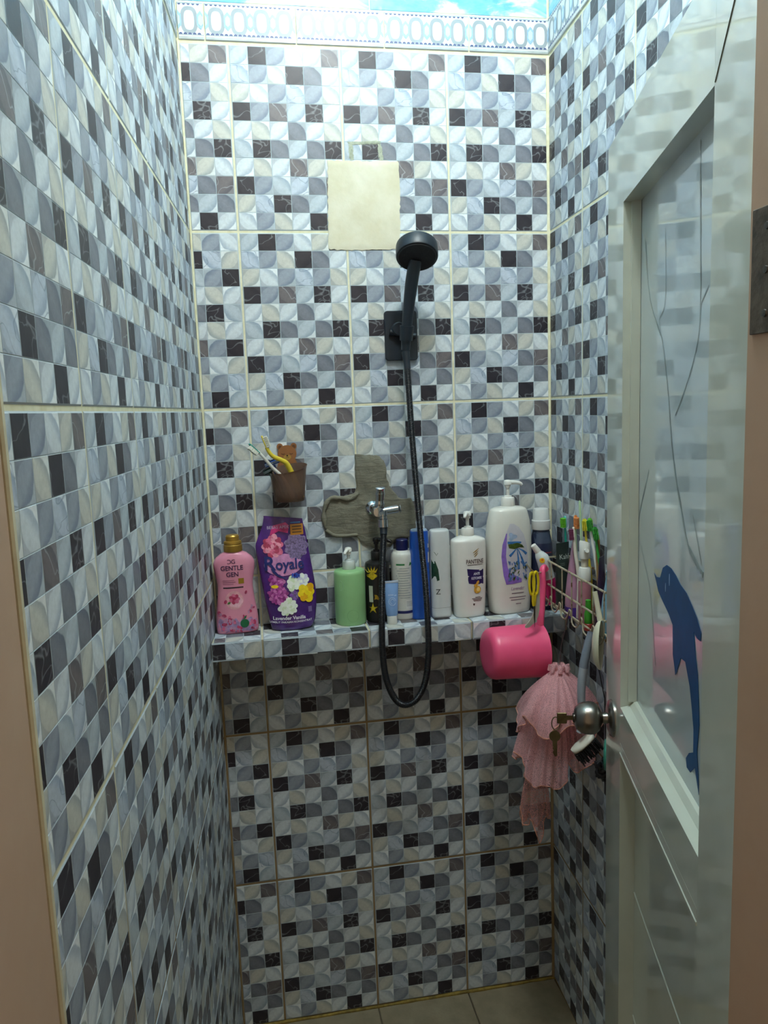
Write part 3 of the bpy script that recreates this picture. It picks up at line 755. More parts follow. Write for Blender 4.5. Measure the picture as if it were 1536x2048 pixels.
decal('lower_print', [(-.046, .006), (-.0465, .02)]+band+[(.0465, .02), (.046, .006)]+[(.03, .0045), (0, .0042), (-.03, .0045)], B1, fade, b1, .0004, 6, (0, .02))
rnd = random.Random(21); it = []
for cx, cz, r in ((-.036, .046, .010), (-.024, .036, .011), (-.030, .020, .010), (-.012, .030, .010), (.004, .012, .009), (.034, .028, .011), (.030, .052, .007), (.037, .064, .006), (.038, .012, .008), (-.012, .012, .008), (.018, .042, .006)):
    for q in range(6): it.append((ell(cx+rnd.uniform(-.6, .6)*r, cz+rnd.uniform(-.6, .6)*r, r*rnd.uniform(.35, .62), r*rnd.uniform(.25, .45), rnd.uniform(0, 3)), rnd.randrange(3), .0007+len(it)*.000006))
decals('petal_print', it, B1, [dpink, pl('mid_pink_petal', '#d06a8c', .35, var=.15, scale=120), pl('grey_pink_petal', '#b98aa8', .35, var=.15, scale=120)], b1, 2)
RC = (-.0045, .083)
decals('rose_print', [(circ(RC[0], RC[1], .0214, .0225, 28), 0, .0006), (circ(RC[0]+.003, RC[1]-.003, .0165, .0150, 24, .08, 5), 1, .0008)]
       + [(ell(RC[0]+.0075*math.cos(a), RC[1]+.003+.007*math.sin(a), .0062, .0048, a), 2 if i % 2 else 3, .0010+.00002*i) for i, a in enumerate(2*math.pi*q/7 for q in range(7))]
       + [(circ(RC[0]-.0005, RC[1]+.004, .0045, .004, 14), 4, .0013), (ell(RC[0]-.013, RC[1]-.006, .004, .0025, .6), 5, .0012)],
       B1, [pl('rose_ring_pink', '#e0a2ac', .35, var=.1, scale=100), lpink, dpink, pl('mid_pink_petal', '#d06a8c', .35, var=.15, scale=120), pl('rose_core_red', '#a92450', .35), pl('leaf_green', '#4f7a3c', .4)], b1)
decal('petal_print', ell(-.0255, .080, .005, .0035, 1.2), B1, dpink, b1, .0008, 2); decal('petal_print', ell(.0235, .100, .0045, .0028, 1.2), B1, dpink, b1, .0008, 2)
egr = pl('seal_green', '#15643f', .4)
decals('green_seal', [(circ(.0165, .0250, .0105, .0105, 24), 0, .0012), ([(.014, .036), (.017, .042), (.022, .044), (.020, .037)], 0, .0012)], B1, [egr], b1)
lettering('C', .0145, -.0115, .1720, B1, ink, b1, mirror=True, off=.0008); lettering('G', .0145, -.0020, .1720, B1, ink, b1, off=.0008)
lettering('GENTLE', .0158, -.0060, .1562, B1, ink, b1, off=.0008, bold=.0003, wide=.93); lettering('GEN', .0158, -.0055, .1406, B1, ink, b1, off=.0008, bold=.0003, wide=.93)
decals('small_print', [(rect(x0, zz, x1, zz+.0014), 0, .0006) for x0, x1, zz in ((-.029, -.002, .1310), (-.029, .001, .1265), (-.029, -.004, .1220))], B1, [pl('faint_print', '#a8647e', .5)], b1)
decal('gold_square', rect(.0075, .1222, .0205, .1354), B1, pl('gold_print', '#a07c26', .4, metal=.3), b1, .0006, 3)
decal('dark_line_print', rect(-.029, .1120, .0185, .1152), B1, pl('black_ink', '#2a1d28', .5), b1, .0006, 3)

# ---------------- 2 purple refill pouch
pu = pl('purple_foil', '#4a2272', .22, var=.25, scale=30, coat=.5)
b2 = empty('refill_pouch', (-.6885, -.0375, SH), .04, 'glossy purple refill pouch printed with flowers leaning on the wall', 'pouch')
B2 = Body([(0, .046, .024, 2.2, -.001, -.004), (.003, .0505, .0275, 2.2, .001, -.005), (.02, .0555, .030, 2.1, .004, -.004), (.07, .0625, .027, 1.9, .003, 0), (.12, .0640, .021, 1.8, -.002, .006), (.17, .0640, .015, 1.7, -.008, .012), (.20, .0635, .011, 1.7, -.0115, .016), (.215, .061, .009, 1.7, -.011, .018), (.245, .052, .006, 1.6, -.006, .022), (.262, .0475, .0022, 1.5, -.0045, .0245), (.270, .0468, .0012, 1.5, -.0045, .0255)], 3)
mb = B2.build(48)
for i, v in enumerate(mb.v):                              # slanted top edge and soft foil wrinkles
    if v.z > .24: v.z += (-v.x*.13-.0005)*min(1, (v.z-.24)/.02)
    v.y += .0011*math.sin(v.x*210+v.z*95)*math.sin(v.z*160+v.x*40)
obj('body', mb, pu, b2, smooth=60)
hot = pl('hot_pink_print', '#c02a72', .3, var=.3, scale=60); rose = pl('rose_pink_print', '#d76a8c', .3, var=.2, scale=120); rosd = pl('rose_dark_print', '#b23e5e', .3, var=.2, scale=120)
mag = pl('magenta_print', '#8e2a78', .3, var=.3, scale=150); magl = pl('light_magenta_print', '#c774ae', .3, var=.2, scale=150)
whp = pl('white_petal_print', '#e4e8dc', .3, var=.06, scale=150); yel = pl('yellow_petal_print', '#e8c81c', .3, var=.1, scale=120); yeld = pl('amber_petal_print', '#d99d14', .3, var=.1, scale=120); navy = pl('navy_ink', '#1b2468', .4); greyp = pl('grey_lilac_print', '#7d6a92', .35, var=.5, scale=220)
OFF = .0019
decal('flame_print', [(-.040, .228), (-.018, .238), (.004, .232), (.008, .250), (.0, .258), (-.03, .252), (-.036, .242)], B2, hot, b2, OFF, 4)
decal('lilac_print', circ(.0225, .200, .0285, .0300, 40, .10, 9), B2, greyp, b2, OFF, 5)
decal('pink_glow_print', circ(-.012, .158, .046, .026, 30), B2, pl('soft_pink_print', '#c986b4', .35, var=.2, scale=60), b2, OFF-.0002, 6)
rlt = pl('rose_light_print', '#e79ab0', .3, var=.15, scale=120); mmg = pl('mid_magenta_print', '#a84a92', .3, var=.25, scale=150); crm = pl('cream_heart_print', '#cdd9b8', .35)
flower(B2, -.0350, .2040, .0285, [rose, rosd, rlt], b2, 8, OFF+.0004, 4)
flower(B2, -.0300, .1190, .0200, [magl, mmg, mag], b2, 9, OFF+.0003, 3)
flower(B2, -.0285, .0900, .0250, [mag, magl, mmg], b2, 14, OFF+.0005, 4)
flower(B2, .0080, .1120, .0190, [whp, whp, crm], b2, 6, OFF+.0004, 3)
flower(B2, .0330, .1190, .0160, [whp, pl('lilac_white_print', '#c9c6da', .35)], b2, 6, OFF+.0003, 2)
flower(B2, .0100, .0850, .0120, [pl('violet_flower_print', '#7a4aa0', .35, var=.3, scale=150), greyp], b2, 7, OFF+.0003, 2)
flower(B2, .0385, .0880, .0235, [yel, yeld, yel], b2, 5, OFF+.0006, 4)
flower(B2, -.0080, .0600, .0250, [whp, whp, crm], b2, 9, OFF+.0006, 3)
decal('yellow_print', circ(-.036, .108, .009, .004, 12), B2, yel, b2, OFF+.0014, 2)
decal('gold_square', rect(.0105, .2265, .0420, .2525), B2, pl('orange_gold_print', '#b8761c', .35), b2, .0020, 3)
decals('small_print', [(rect(.015, zz, .038, zz+.0032), 0, .0025) for zz in (.2450, .2385, .2315)], B2, [pl('brown_print', '#5c3a12', .5)], b2)
decal('blue_strip_print', rect(.012, .2545, .036, .2575), B2, pl('blue_strip', '#3f6fb0', .4), b2, .0014, 2)
lettering('BEBAS APEK', .0100, -.0190, .2440, B2, pl('lilac_ink', '#b9a4c8', .5), b2, off=.0026)
lettering('R', .0455, -.0455, .1475, B2, navy, b2, off=OFF+.0018, bold=.0011)
decal('swash_print', [(-.0430, .150), (-.0375, .150), (-.026, .136), (-.010, .1275), (-.004, .1262), (-.012, .1255), (-.026, .1300), (-.037, .1395)], B2, navy, b2, OFF+.0018, 3)
lettering('oyale', .0355, .0035, .1475, B2, navy, b2, off=OFF+.0018, bold=.0008, wide=.92)
lettering('Klin', .0155, .0150, .1265, B2, pl('bright_blue_ink', '#1f48a8', .4), b2, off=OFF+.0022, bold=.0006, shear=.25, wide=.85)
lettering('Lavender Vanilla', .0118, -.0060, .0285, B2, pl('white_ink', '#d9d2e0', .5), b2, off=OFF+.0006, bold=.0003)
lettering('LEMBUT PAKAIAN KONSENTRAT', .0068, -.002, .0205, B2, pl('white_ink', '#d9d2e0'), b2, off=OFF+.0006, bold=.0001)
decal('badge_print', rect(.0410, .0420, .0500, .0550), B2, pl('badge_lilac', '#6a5288', .5), b2, OFF, 2)

# ---------------- 3 pale green pump bottle
grn = pl('sage_green_plastic', '#8fbd84', .38, var=.03)
b3 = empty('soap_dispenser', (-.5405, -.0385+.0, SH), 0, 'pale green cylinder pump bottle in the middle of the shelf', 'bottle')
B3 = Body([(0, .0355, .0355, 2), (.0015, .0375, .0375, 2), (.006, .0383, .0383, 2), (.126, .0383, .0383, 2), (.1315, .0372, .0372, 2), (.1345, .034, .034, 2), (.136, .018, .018, 2), (.1365, .0145, .0145, 2)], 1)
obj('body', B3.build(48), grn, b3, smooth=40)
clr = pl('cloudy_pump_plastic', '#c3cac6', .25, var=.04); wht = pl('white_plastic', '#e2e2dc', .3, var=.02)
pump(b3, .1360, cr_=.0158, ch_=.020, stem=.022, head=(.026, .013), dirv=(-.5, -1), m=wht, m2=clr, mc=clr)
pg = pl('pale_green_print', '#a9d0a6', .4)
for r in (.0125, .0095):
    mb = MB(); mb.tube([B3.front(-.0265+r*.55*math.cos(t*.3)*(1 if math.cos(t*.3) > 0 else .3), .101+r*math.sin(t*.3), .0002) for t in range(21)], .0004, 5, closed=True); obj('ring_print', mb, pg, b3); break
mb = MB(); mb.tube([B3.front(.001+.014*math.cos(t*.3), .026+.015*math.sin(t*.3), .0002) for t in range(21)], .0004, 5, closed=True); obj('ring_print', mb, pl('dull_green_print', '#7fae78', .4), b3)

# ---------------- 4 black pump bottle with vanilla flowers
blk = pl('black_plastic', '#121214', .35, var=.2)
b4 = empty('shampoo_bottle', (-.4700, -.0345, SH), 0, 'black pump bottle with yellow vanilla flowers behind the shower hose', 'bottle')
B4 = Body([(0, .029, .027, 2.3), (.0015, .0305, .0285, 2.3), (.14, .0305, .0285, 2.3), (.147, .0285, .0265, 2.2), (.1505, .022, .021, 2), (.153, .014, .014, 2), (.155, .013, .013, 2)], 1)
obj('body', B4.build(), blk, b4, smooth=40)
pump(b4, .1545, cr_=.0145, ch_=.020, stem=.024, head=(.040, .012), dirv=(1, -.5), m=blk)
ylw = pl('vanilla_yellow_print', '#c9ac1c', .4, var=.25, scale=150)
decal('blossom_print', circ(-.0165, .118, .0105, .0085, 20, .15, 4), B4, ylw, b4, .0004, 3)
for a in range(5):
    t = math.pi*(.25+.14*a); cx, cz = -.0165+.0085*math.cos(t), .124+.006*math.sin(t)
    decal('blossom_print', [(cx-.003, cz-.002), (cx+.003, cz-.002), (cx+.011*math.cos(t), cz+.013*math.sin(t))], B4, ylw, b4, .0005, 2)
decal('star_print', [(-.0175+(.0125 if i % 2 == 0 else .0042)*math.sin(i*math.pi/5), .036+(.0145 if i % 2 == 0 else .0045)*math.cos(i*math.pi/5)) for i in range(10)], B4, ylw, b4, .0004, 3)
decal('blossom_print', [(-.0130, .071), (-.007, .070), (-.003, .064), (.002, .061), (.001, .056), (-.005, .058), (-.0095, .060), (-.0140, .058), (-.012, .064)], B4, pl('amber_print', '#a98420', .4), b4, .0004, 3)
decal('white_label', rect(-.0250, .052, -.0165, .093), B4, pl('label_white_green', '#b9c0ac', .5), b4, .0004, 3)

# ---------------- 5 light blue tube standing on its cap
b5 = empty('cream_tube', (-.4440, -.0785, SH), 0, 'small light blue tube standing on its white cap', 'tube')
B5 = Body([(.021, .0130, .0115, 2.2), (.024, .0145, .0125, 2.2), (.05, .0155, .0110, 2.1), (.08, .0172, .0065, 2), (.097, .0182, .0022, 2), (.1015, .0184, .0012, 2), (.107, .0184, .0011, 2)], 2)
lb = pl('light_blue_tube_plastic', '#7fa4d6', .32, var=.05, coat=.3)
obj('body', B5.build(32), lb, b5, smooth=50)
mb = MB(); mb.box((0, 0, .1042), (.0370, .0028, .0055), bev=.0006); obj('crimp', mb, pl('pale_tube_end', '#b8c4d4', .4), b5)
mb = MB(); mb.lathe([(.0118, 0), (.0124, .001), (.0126, .020), (.0120, .0215)], 28); obj('cap', mb, wht, b5)
tl = pl('pale_blue_print', '#b3cbe8', .4)
for r, fr in ((.0085, 1.0), (.0050, .8)):
    mb = MB(); mb.tube([B5.front(.0005+r*math.cos(t*.3), .057+r*1.1*math.sin(t*.3), .0002) for t in range(int(21*fr))], .0008, 5); obj('swirl_print', mb, tl, b5)
for zz, x0, x1 in ((.072, -.009, .004), (.0705, .006, .012)): decal('small_print', rect(x0, zz, x1, zz+.0025), B5, tl, b5, .0003, 2)

# ---------------- 6 white bottle with navy cap, its back label showing
b6 = empty('lotion_bottle', (-.4050, -.0320, SH), 0, 'white round bottle with navy cap and a dense back label', 'bottle')
B6 = Body([(0, .0265, .0265, 2), (.0015, .0285, .0275, 2), (.005, .0290, .0280, 2), (.155, .0290, .0280, 2), (.164, .0275, .0265, 2), (.1695, .0225, .0220, 2), (.172, .0155, .0155, 2), (.175, .0135, .0135, 2)], 1)
obj('body', B6.build(), pl('off_white_plastic', '#cfd0c8', .35, var=.03), b6, smooth=40)
mb = MB(); mb.lathe([(.0148, .1735), (.0152, .1745), (.0150, .1985), (.0138, .2000), (.0005, .2003)], 32)
cap = obj('cap', mb, pl('navy_plastic', '#191f56', .35, var=.08), b6)
decal('navy_band', rect(-.0275, .0165, .0275, .0235, 10), B6, pl('navy_plastic', '#191f56'), b6, .0004, 6)
ggp = pl('green_ink', '#2d7a44', .5); gry = pl('grey_print', '#9aa3a2', .5)
decal('small_print', rect(-.020, .1385, .000, .1425), B6, ggp, b6, .0004, 3); decal('small_print', [(.011, .137), (.016, .138), (.0185, .143), (.014, .146)], B6, ggp, b6, .0004, 2)
for i in range(14):
    zz = .130-i*.0062
    if zz > .050: decal('small_print', rect(-.021+.002*(i % 3), zz, .020-.004*((i*7) % 4), zz+.0016, 5), B6, gry, b6, .0004, 2)
decal('white_label', rect(.000, .028, .0215, .051, 5), B6, pl('label_white', '#dcdcd6', .5), b6, .0004, 3)
for i in range(4): decal('small_print', rect(.002, .046-i*.0035, .017, .0472-i*.0035, 4), B6, gry, b6, .0007, 2)

# ---------------- 7 tall blue bottle
b7 = empty('conditioner_bottle', (-.3645, -.0485, SH), .0, 'tall plain blue bottle behind the right run of the hose', 'bottle')
B7 = Body([(0, .0215, .017, 3), (.002, .0240, .0190, 3), (.008, .0232, .0200, 3), (.10, .0236, .0205, 2.8), (.19, .0230, .0195, 2.8), (.216, .0222, .0182, 2.6), (.2215, .0222, .0172, 2.6)], 2)
obj('body', B7.build(), pl('cobalt_plastic', '#1c56b8', .32, var=.06, coat=.2), b7, smooth=45)
mb = MB(); Bc = Body([(.2215, .0205, .0155, 2.6), (.2245, .0200, .0150, 2.6), (.2262, .0180, .0130, 2.6)], 1); obj('top_rim', Bc.build(), pl('pale_blue_plastic', '#9fb4cc', .3), b7, smooth=40)
decal('white_tab', [(.0175, .143), (.0215, .143), (.0220, .170), (.0180, .170)], B7, pl('label_white', '#dcdcd6'), b7, .0004, 3)
decal('white_tab', [(.0180, .180), (.0215, .180), (.0215, .190), (.0185, .190)], B7, pl('label_white', '#dcdcd6'), b7, .0004, 3)

# ---------------- 8 white flat bottle with green leaf
b8 = empty('shampoo_bottle', (-.3138, -.0500, SH), .0, 'slim white flip-top bottle with a dark green leaf and a Z', 'bottle')
B8 = Body([(0, .0230, .019, 3), (.002, .0246, .021, 3), (.012, .0252, .0215, 3), (.10, .0257, .022, 2.8), (.19, .0252, .021, 2.8), (.2165, .0245, .0195, 2.6), (.2205, .023, .018, 2.6), (.2225, .021, .0145, 2.6)], 2)
obj('body', B8.build(), pl('cool_white_plastic', '#ccd0d0', .33, var=.02), b8, smooth=45)
mb = MB(); Bq = Body([(.0265, .0256, .0219, 2.9), (.0272, .0256, .0219, 2.9)], 1); obj('cap_seam', Bq.build(), pl('seam_grey', '#8d8f8d', .6), b8)
decal('leaf_print', [(-.024, .150), (-.016, .146), (-.009, .125), (-.0065, .098), (-.012, .096), (-.0245, .098)], B8, pl('dark_leaf_print', '#17422e', .45, var=.3, scale=120), b8, .0004, 4)
mb = MB(); mb.tube([B8.front(x_, z_, .0002) for x_, z_ in ((-.025, .172), (-.017, .168), (-.012, .160), (-.009, .166))], .0006, 5); obj('twig_print', mb, pl('dark_leaf_print', '#17422e'), b8)
lettering('Z', .019, -.0105, .062, B8, pl('black_green_ink', '#1c2a28', .5), b8, off=.0006)

# ---------------- 9 white shampoo pump bottle, navy label
b9 = empty('shampoo_bottle', (-.2430, -.0610, SH), .10, 'white shampoo pump bottle with a navy label and gold pearls', 'bottle')
B9 = Body([(0, .0350, .021, 3), (.002, .0375, .0235, 3), (.010, .0395, .0255, 2.9), (.06, .0420, .0275, 2.7), (.11, .0440, .0285, 2.6), (.16, .0452, .0285, 2.6), (.185, .0448, .0280, 2.5), (.192, .0440, .0275, 2.5), (.1965, .0405, .0255, 2.4), (.202, .0260, .0200, 2.2), (.2045, .0150, .0150, 2), (.206, .0145, .0145, 2)], 2)
obj('body', B9.build(), pl('pearl_white_plastic', '#e3e2dc', .25, var=.015, coat=.4), b9, smooth=50)
pump(b9, .2040, cr_=.0155, ch_=.019, stem=.030, head=(.024, .013), dirv=(-.75, -1), m=wht, wide=True)
gi = pl('gold_ink', '#a8873c', .35, metal=.4); pin = pl('dark_purple_ink', '#2b1e58', .4); bri = pl('brown_ink', '#4a3532', .5)
for i in range(3):
    c = [(.003+i*.0015, .160-i*.0052+.004), (.010+i*.0005, .165-i*.0050+.003), (.0185-i*.001, .1745-i*.0055)]
    mb = MB(); mb.tube([B9.front(a-.001, b, .0003) for a, b in c], [.0007, .0016, .0004], 6, flat=(.25, 1, (0, 1, 0))); obj('wave_logo', mb, gi, b9)
lettering('PANTENE', .0150, .0065, .1375, B9, bri, b9, off=.0006, bold=.0002, wide=.72)
decal('small_print', rect(-.0135, .1335, .0275, .1348, 5), B9, bri, b9, .0005, 2)
lab = [(-.0095, .1265), (.002, .125), (.015, .1235), (.0275, .1235), (.0275, .112), (.026, .1085), (.0275, .107), (.0275, .0955), (.015, .0955), (.004, .0965), (-.006, .0985), (-.0078, .105), (-.0075, .1105), (-.005, .1125), (-.008, .1135)]
decal('navy_label', [((x_-.009)*1.20+.0075, (z_-.111)*1.33+.1045) for x_, z_ in lab], B9, pin, b9, .0004, 5)
lettering('ANTI', .0088, .0105, .1085, B9, pl('pale_ink', '#cfcfe0', .5), b9, off=.0010, bold=.0003, wide=.85); lettering('KETOMBE', .0088, .0098, .0975, B9, pl('pale_ink', '#cfcfe0'), b9, off=.0010, bold=.0003, wide=.72)
pg_ = pl('pearl_gold_print', '#d3a03a', .3, var=.2, scale=200)
decals('gold_pearl', [(ell(.0125, .0885, .0060, .0034, 1.1), 0, .0012), (ell(.0075, .0825, .0055, .0038, .4), 0, .0013), (circ(.0118, .0710, .0095, .0095, 20), 0, .0012), (circ(.0135, .0720, .0048, .0050, 16), 1, .0015)], B9, [pg_, pl('pearl_light_print', '#ecd08a', .3)], b9)
decals('small_print', [(rect(x0, .0510-i*.0032, x1, .0524-i*.0032, 5), 0, .0005) for i, (x0, x1) in enumerate(((.006, .020), (-.003, .025), (.000, .024), (.002, .022)))] + [([(.000, .036), (.005, .036), (.0045, .0325), (.0025, .030), (.0005, .0325)], 0, .0005)], B9, [bri], b9)

# ---------------- 10 large white lavender pump bottle
b10 = empty('body_wash_bottle', (-.1345, -.0520, SH), .12, 'largest white pump bottle with lavender label at the right of the shelf', 'bottle')
B10 = Body([(0, .0480, .028, 3), (.002, .0505, .031, 3), (.012, .0525, .0335, 3), (.08, .0560, .0360, 2.8), (.15, .0585, .0365, 2.7), (.20, .0580, .0360, 2.7), (.235, .0540, .0340, 2.7), (.256, .0490, .0315, 2.6), (.2635, .0455, .0290, 2.5), (.2680, .0360, .0240, 2.3), (.2700, .0200, .0180, 2), (.2715, .0165, .0165, 2)], 3)
mb = B10.build(56)
obj('body', mb, pl('warm_white_plastic', '#dddcd3', .27, var=.015, coat=.3), b10, smooth=50)
pump(b10, .2705, cr_=.0165, ch_=.022, stem=.031, head=(.036, .014), dirv=(1, -.25), m=wht, wide=True)
vio = pl('violet_label', '#8c6cc2', .35, var=.12, scale=80); pale = pl('pale_label', '#c3c8cc', .35, var=.1, scale=80)
def T10(pts): return [((x_-.0058)*1.34+.0010, (z_-.1545)*1.15+.1545) for x_, z_ in pts]
oval = [(-.020, .130), (-.0215, .150), (-.0195, .175), (-.012, .200), (-.004, .2205), (.004, .220), (.014, .212), (.024, .195), (.0305, .170), (.033, .140), (.032, .110), (.030, .092), (.015, .091), (.0, .089), (-.013, .0885), (-.018, .108)]
decal('oval_label', T10(oval), B10, pl('grey_lilac_label', '#c6c5cc', .35, var=.05, scale=60), b10, .0004, 7, (.003, .15))
decal('violet_crescent', T10([(-.020, .130), (-.0215, .150), (-.0195, .175), (-.012, .200), (-.010, .200), (-.0135, .175), (-.013, .150), (-.010, .125), (-.003, .108), (.018, .0985), (.018, .0905), (0, .0885), (-.013, .088), (-.018, .108)]), B10, vio, b10, .0007, 4, T10([(-.0152, .12)])[0])
bl1 = pl('lake_blue_print', '#3c78b8', .35, var=.3, scale=120); gr1 = pl('field_green_print', '#4a5e22', .4, var=.5, scale=160); bl2 = pl('lavender_blue_print', '#5d7eb4', .35, var=.35, scale=150)
decal('sky_print', T10(circ(.000, .192, .008, .008, 20, .3, 3)), B10, pl('pale_blue_wash', '#9fb4d0', .35, var=.15, scale=100), b10, .0007, 3)
decal('sea_print', T10([(-.010, .1825), (.010, .1815), (.018, .180), (.018, .1765), (.0, .1765), (-.0095, .177)]), B10, bl1, b10, .0009, 4)
decal('field_print', T10([(-.009, .176), (.010, .1785), (.020, .173), (.0245, .166), (.015, .1685), (.004, .165), (-.007, .168)]), B10, gr1, b10, .0011, 4)
for a, b in (((.008, .166), (-.006, .150)), ((.009, .166), (.012, .120)), ((.010, .166), (.024, .125)), ((.012, .166), (.029, .152))):
    a, b = T10([a, b])
    mb = MB(); mb.tube(cr([B10.front(a[0], a[1], .0010), B10.front((a[0]+b[0])/2+.001, (a[1]+b[1])/2+.001, .0010), B10.front(b[0], b[1], .0010)], 4), [.0008+.0004*i for i in range(9)], 6, flat=(.12, 1, (0, 1, 0))); obj('furrow_print', mb, bl1, b10)
rnd = random.Random(4); it = []
for i in range(60):
    cx, cz = T10([(rnd.uniform(-.008, .030), rnd.uniform(.096, .138))])[0]
    it.append((ell(cx, cz, rnd.uniform(.0030, .0062), rnd.uniform(.0012, .0024), 1.57+rnd.uniform(-.7, .7), 8), 0 if i % 4 else 1, .0013+.00001*i))
decals('lavender_print', it, B10, [bl2, gr1], b10, 2)
lettering('Lavender', .0122, .0060, .0624, B10, pl('violet_ink', '#8a5f96', .5), b10, off=.0006, shear=.25, wide=.8)
decals('small_print', [(rect(x0, zz, x1, zz+.0020, 6), 0, .0005) for zz, x0, x1 in ((.0530, -.010, .024), (.0425, -.016, .030), (.0360, -.012, .027), (.0255, .002, .016))], B10, [pl('mauve_grey_ink', '#85757f', .5)], b10)

# ---------------- 11 navy mouthwash bottle in the corner
b11 = empty('mouthwash_bottle', (-.0460, -.0470, SH), 0, 'navy bottle with a white stepped cap in the right corner of the shelf', 'bottle')
B11 = Body([(0, .026, .026, 2.4), (.002, .0280, .0275, 2.4), (.15, .0280, .0275, 2.4), (.17, .0270, .0265, 2.2), (.19, .0235, .0235, 2), (.206, .0205, .0205, 2)], 2)
obj('body', B11.build(), pl('navy_glossy_plastic', '#1d2440', .3, var=.1, coat=.3), b11, smooth=45)
decal('red_line_print', rect(-.026, .147, .026, .1500, 8), B11, pl('dark_red_print', '#8a2c34', .4), b11, .0005, 3)
decal('grey_label', rect(-.0225, .172, .0225, .200, 8), B11, pl('slate_label', '#3f4a5e', .4, var=.1), b11, .0006, 4)
mb = MB(); mb.lathe([(.0240, .206), (.0245, .2075), (.0235, .2285), (.0215, .2300), (.0205, .2340), (.0195, .2560), (.0180, .2585), (.0005, .2590)], 36); obj('cap', mb, pl('white_cap_plastic', '#cfd2d0', .35, var=.02), b11, smooth=30)

# ================================================================== SHOWER
sb = pl('matte_black_shower', '#17202a', .42, var=.15)
hd = empty('shower_holder', (-.3848, -.001, 1.798), 0, 'black square wall plate with clip holding the hand shower', 'shower holder')
mb = MB(); 
def rrect(w_, h_, r, n=5):
    p = []
    for cx, cz, a in ((w_/2-r, h_/2-r, 0), (-w_/2+r, h_/2-r, 90), (-w_/2+r, -h_/2+r, 180), (w_/2-r, -h_/2+r, 270)):
        for i in range(n+1): t = math.radians(a+90*i/n); p.append((cx+r*math.cos(t), cz+r*math.sin(t)))
    return p
q = rrect(.0805, .1185, .008)
mb.loft([[(x_, 0, z_) for x_, z_ in q], [(x_, -.008, z_) for x_, z_ in q], [(x_*.97, -.0100, z_*.98) for x_, z_ in q]]); obj('wall_plate', mb, sb, hd)
mb = MB(); mb.lathe([(.017, 0), (.017, .016), (.014, .019), (.0005, .019)], 28, M=Matrix.Translation((-.008, -.0095, .014)) @ Matrix.Rotation(math.pi/2, 4, 'X')); obj('pivot', mb, sb, hd)
mb = MB(); mb.cyl((-.030, -.016, .008), (.034, -.016, -.003), .0075, 16); obj('pivot_bar', mb, sb, hd)
AX = Vector((-.3838+.3869, -.078+.066, 1.8154-1.759)).normalized()
HB = Vector((-.3869, -.066, 1.759))-Vector((-.3848, -.001, 1.798))
mb = MB(); N_ = AX.orthogonal().normalized(); B_ = AX.cross(N_)
lp = []
for s_, r_ in ((.022, .0150), (.056, .0170)):
    lp.append([HB+AX*s_+(N_*math.cos(2*math.pi*i/24)+B_*math.sin(2*math.pi*i/24))*r_ for i in range(24)])
li = []
for s_, r_ in ((.056, .0138), (.022, .0118)):
    li.append([HB+AX*s_+(N_*math.cos(2*math.pi*i/24)+B_*math.sin(2*math.pi*i/24))*r_ for i in range(24)])
mb.loft(lp+li, closed=True)
mb.box((.002, -.034, .002), (.020, .034, .022), bev=.003); obj('clip', mb, sb, hd)

hs = empty('hand_shower', (-.3869, -.066, 1.759), 0, 'black round hand shower sitting in its wall clip', 'shower head')
hp = [Vector(p)-Vector((-.3869, -.066, 1.759)) for p in ((-.3869, -.066, 1.759), (-.3838, -.078, 1.8154), (-.379, -.092, 1.8704), (-.3744, -.105, 1.9131), (-.3705, -.114, 1.9400), (-.3680, -.119, 1.955))]
mb = MB(); hpc = cr(hp, 5); mb.tube(hpc, [.0108+.0042*min(1, i/14) for i in range(len(hpc))], 20); obj('handle', mb, sb, hs, smooth=50)
hn = Vector((-.11, -.50, -.86)).normalized()
hx = hn.orthogonal().normalized(); hy = hn.cross(hx)
hc = Vector((-.3654, -.125, 1.9720))-Vector((-.3869, -.066, 1.759))
HMx = Matrix(((hx.x, hy.x, hn.x, hc.x), (hx.y, hy.y, hn.y, hc.y), (hx.z, hy.z, hn.z, hc.z), (0, 0, 0, 1)))
mb = MB(); mb.lathe([(.0005, -.020), (.034, -.0198), (.0445, -.0178), (.0472, -.0145), (.0478, -.010), (.0478, .013), (.0465, .016), (.0435, .0165)], 44, M=HMx, cap1=True); obj('head_shell', mb, sb, hs, smooth=30)
mb = MB(); mb.lathe([(.0435, .0166), (.042, .0186), (.040, .0176), (.0005, .0180)], 44, M=HMx); face = obj('spray_face', mb, pl('dark_spray_face', '#1b1e22', .55, var=.2), hs, smooth=40)
mb = MB()
for r_, n_ in ((.010, 6), (.020, 12), (.030, 18)):
    for i in range(n_): a = 2*math.pi*i/n_; mb.lathe([(.0011, .0178), (.0009, .0192), (.0001, .0194)], 6, M=HMx @ Matrix.Translation((r_*math.cos(a), r_*math.sin(a), 0)))
obj('nozzles', mb, pl('nozzle_rubber', '#2c2f33', .6), hs)

HO = [(-0.4565, -0.075, 1.3380), (-0.4603, -0.09, 1.311), (-0.4706, -0.125, 1.2574), (-0.4776, -0.145, 1.1901), (-0.481, -0.152, 1.1318), (-0.4821, -0.15, 1.0583), (-0.4759, -0.148, 0.9893), (-0.4581, -0.147, 0.9374), (-0.4344, -0.147, 0.9161), (-0.4046, -0.147, 0.9256), (-0.3814, -0.148, 0.9676), (-0.3713, -0.15, 1.0359), (-0.3708, -0.152, 1.1104), (-0.3725, -0.145, 1.2062), (-0.3752, -0.13, 1.288), (-0.3784, -0.115, 1.3941), (-0.3816, -0.1, 1.5001), (-0.3836, -0.085, 1.6061), (-0.3848, -0.072, 1.712), (-0.3867, -0.0665, 1.755)]
hose = empty('shower_hose', HO[0], 0, 'black ribbed hose looping from the tap below the shelf to the shower', 'hose')
c = [p-Vector(HO[0]) for p in cr(HO, 40)]
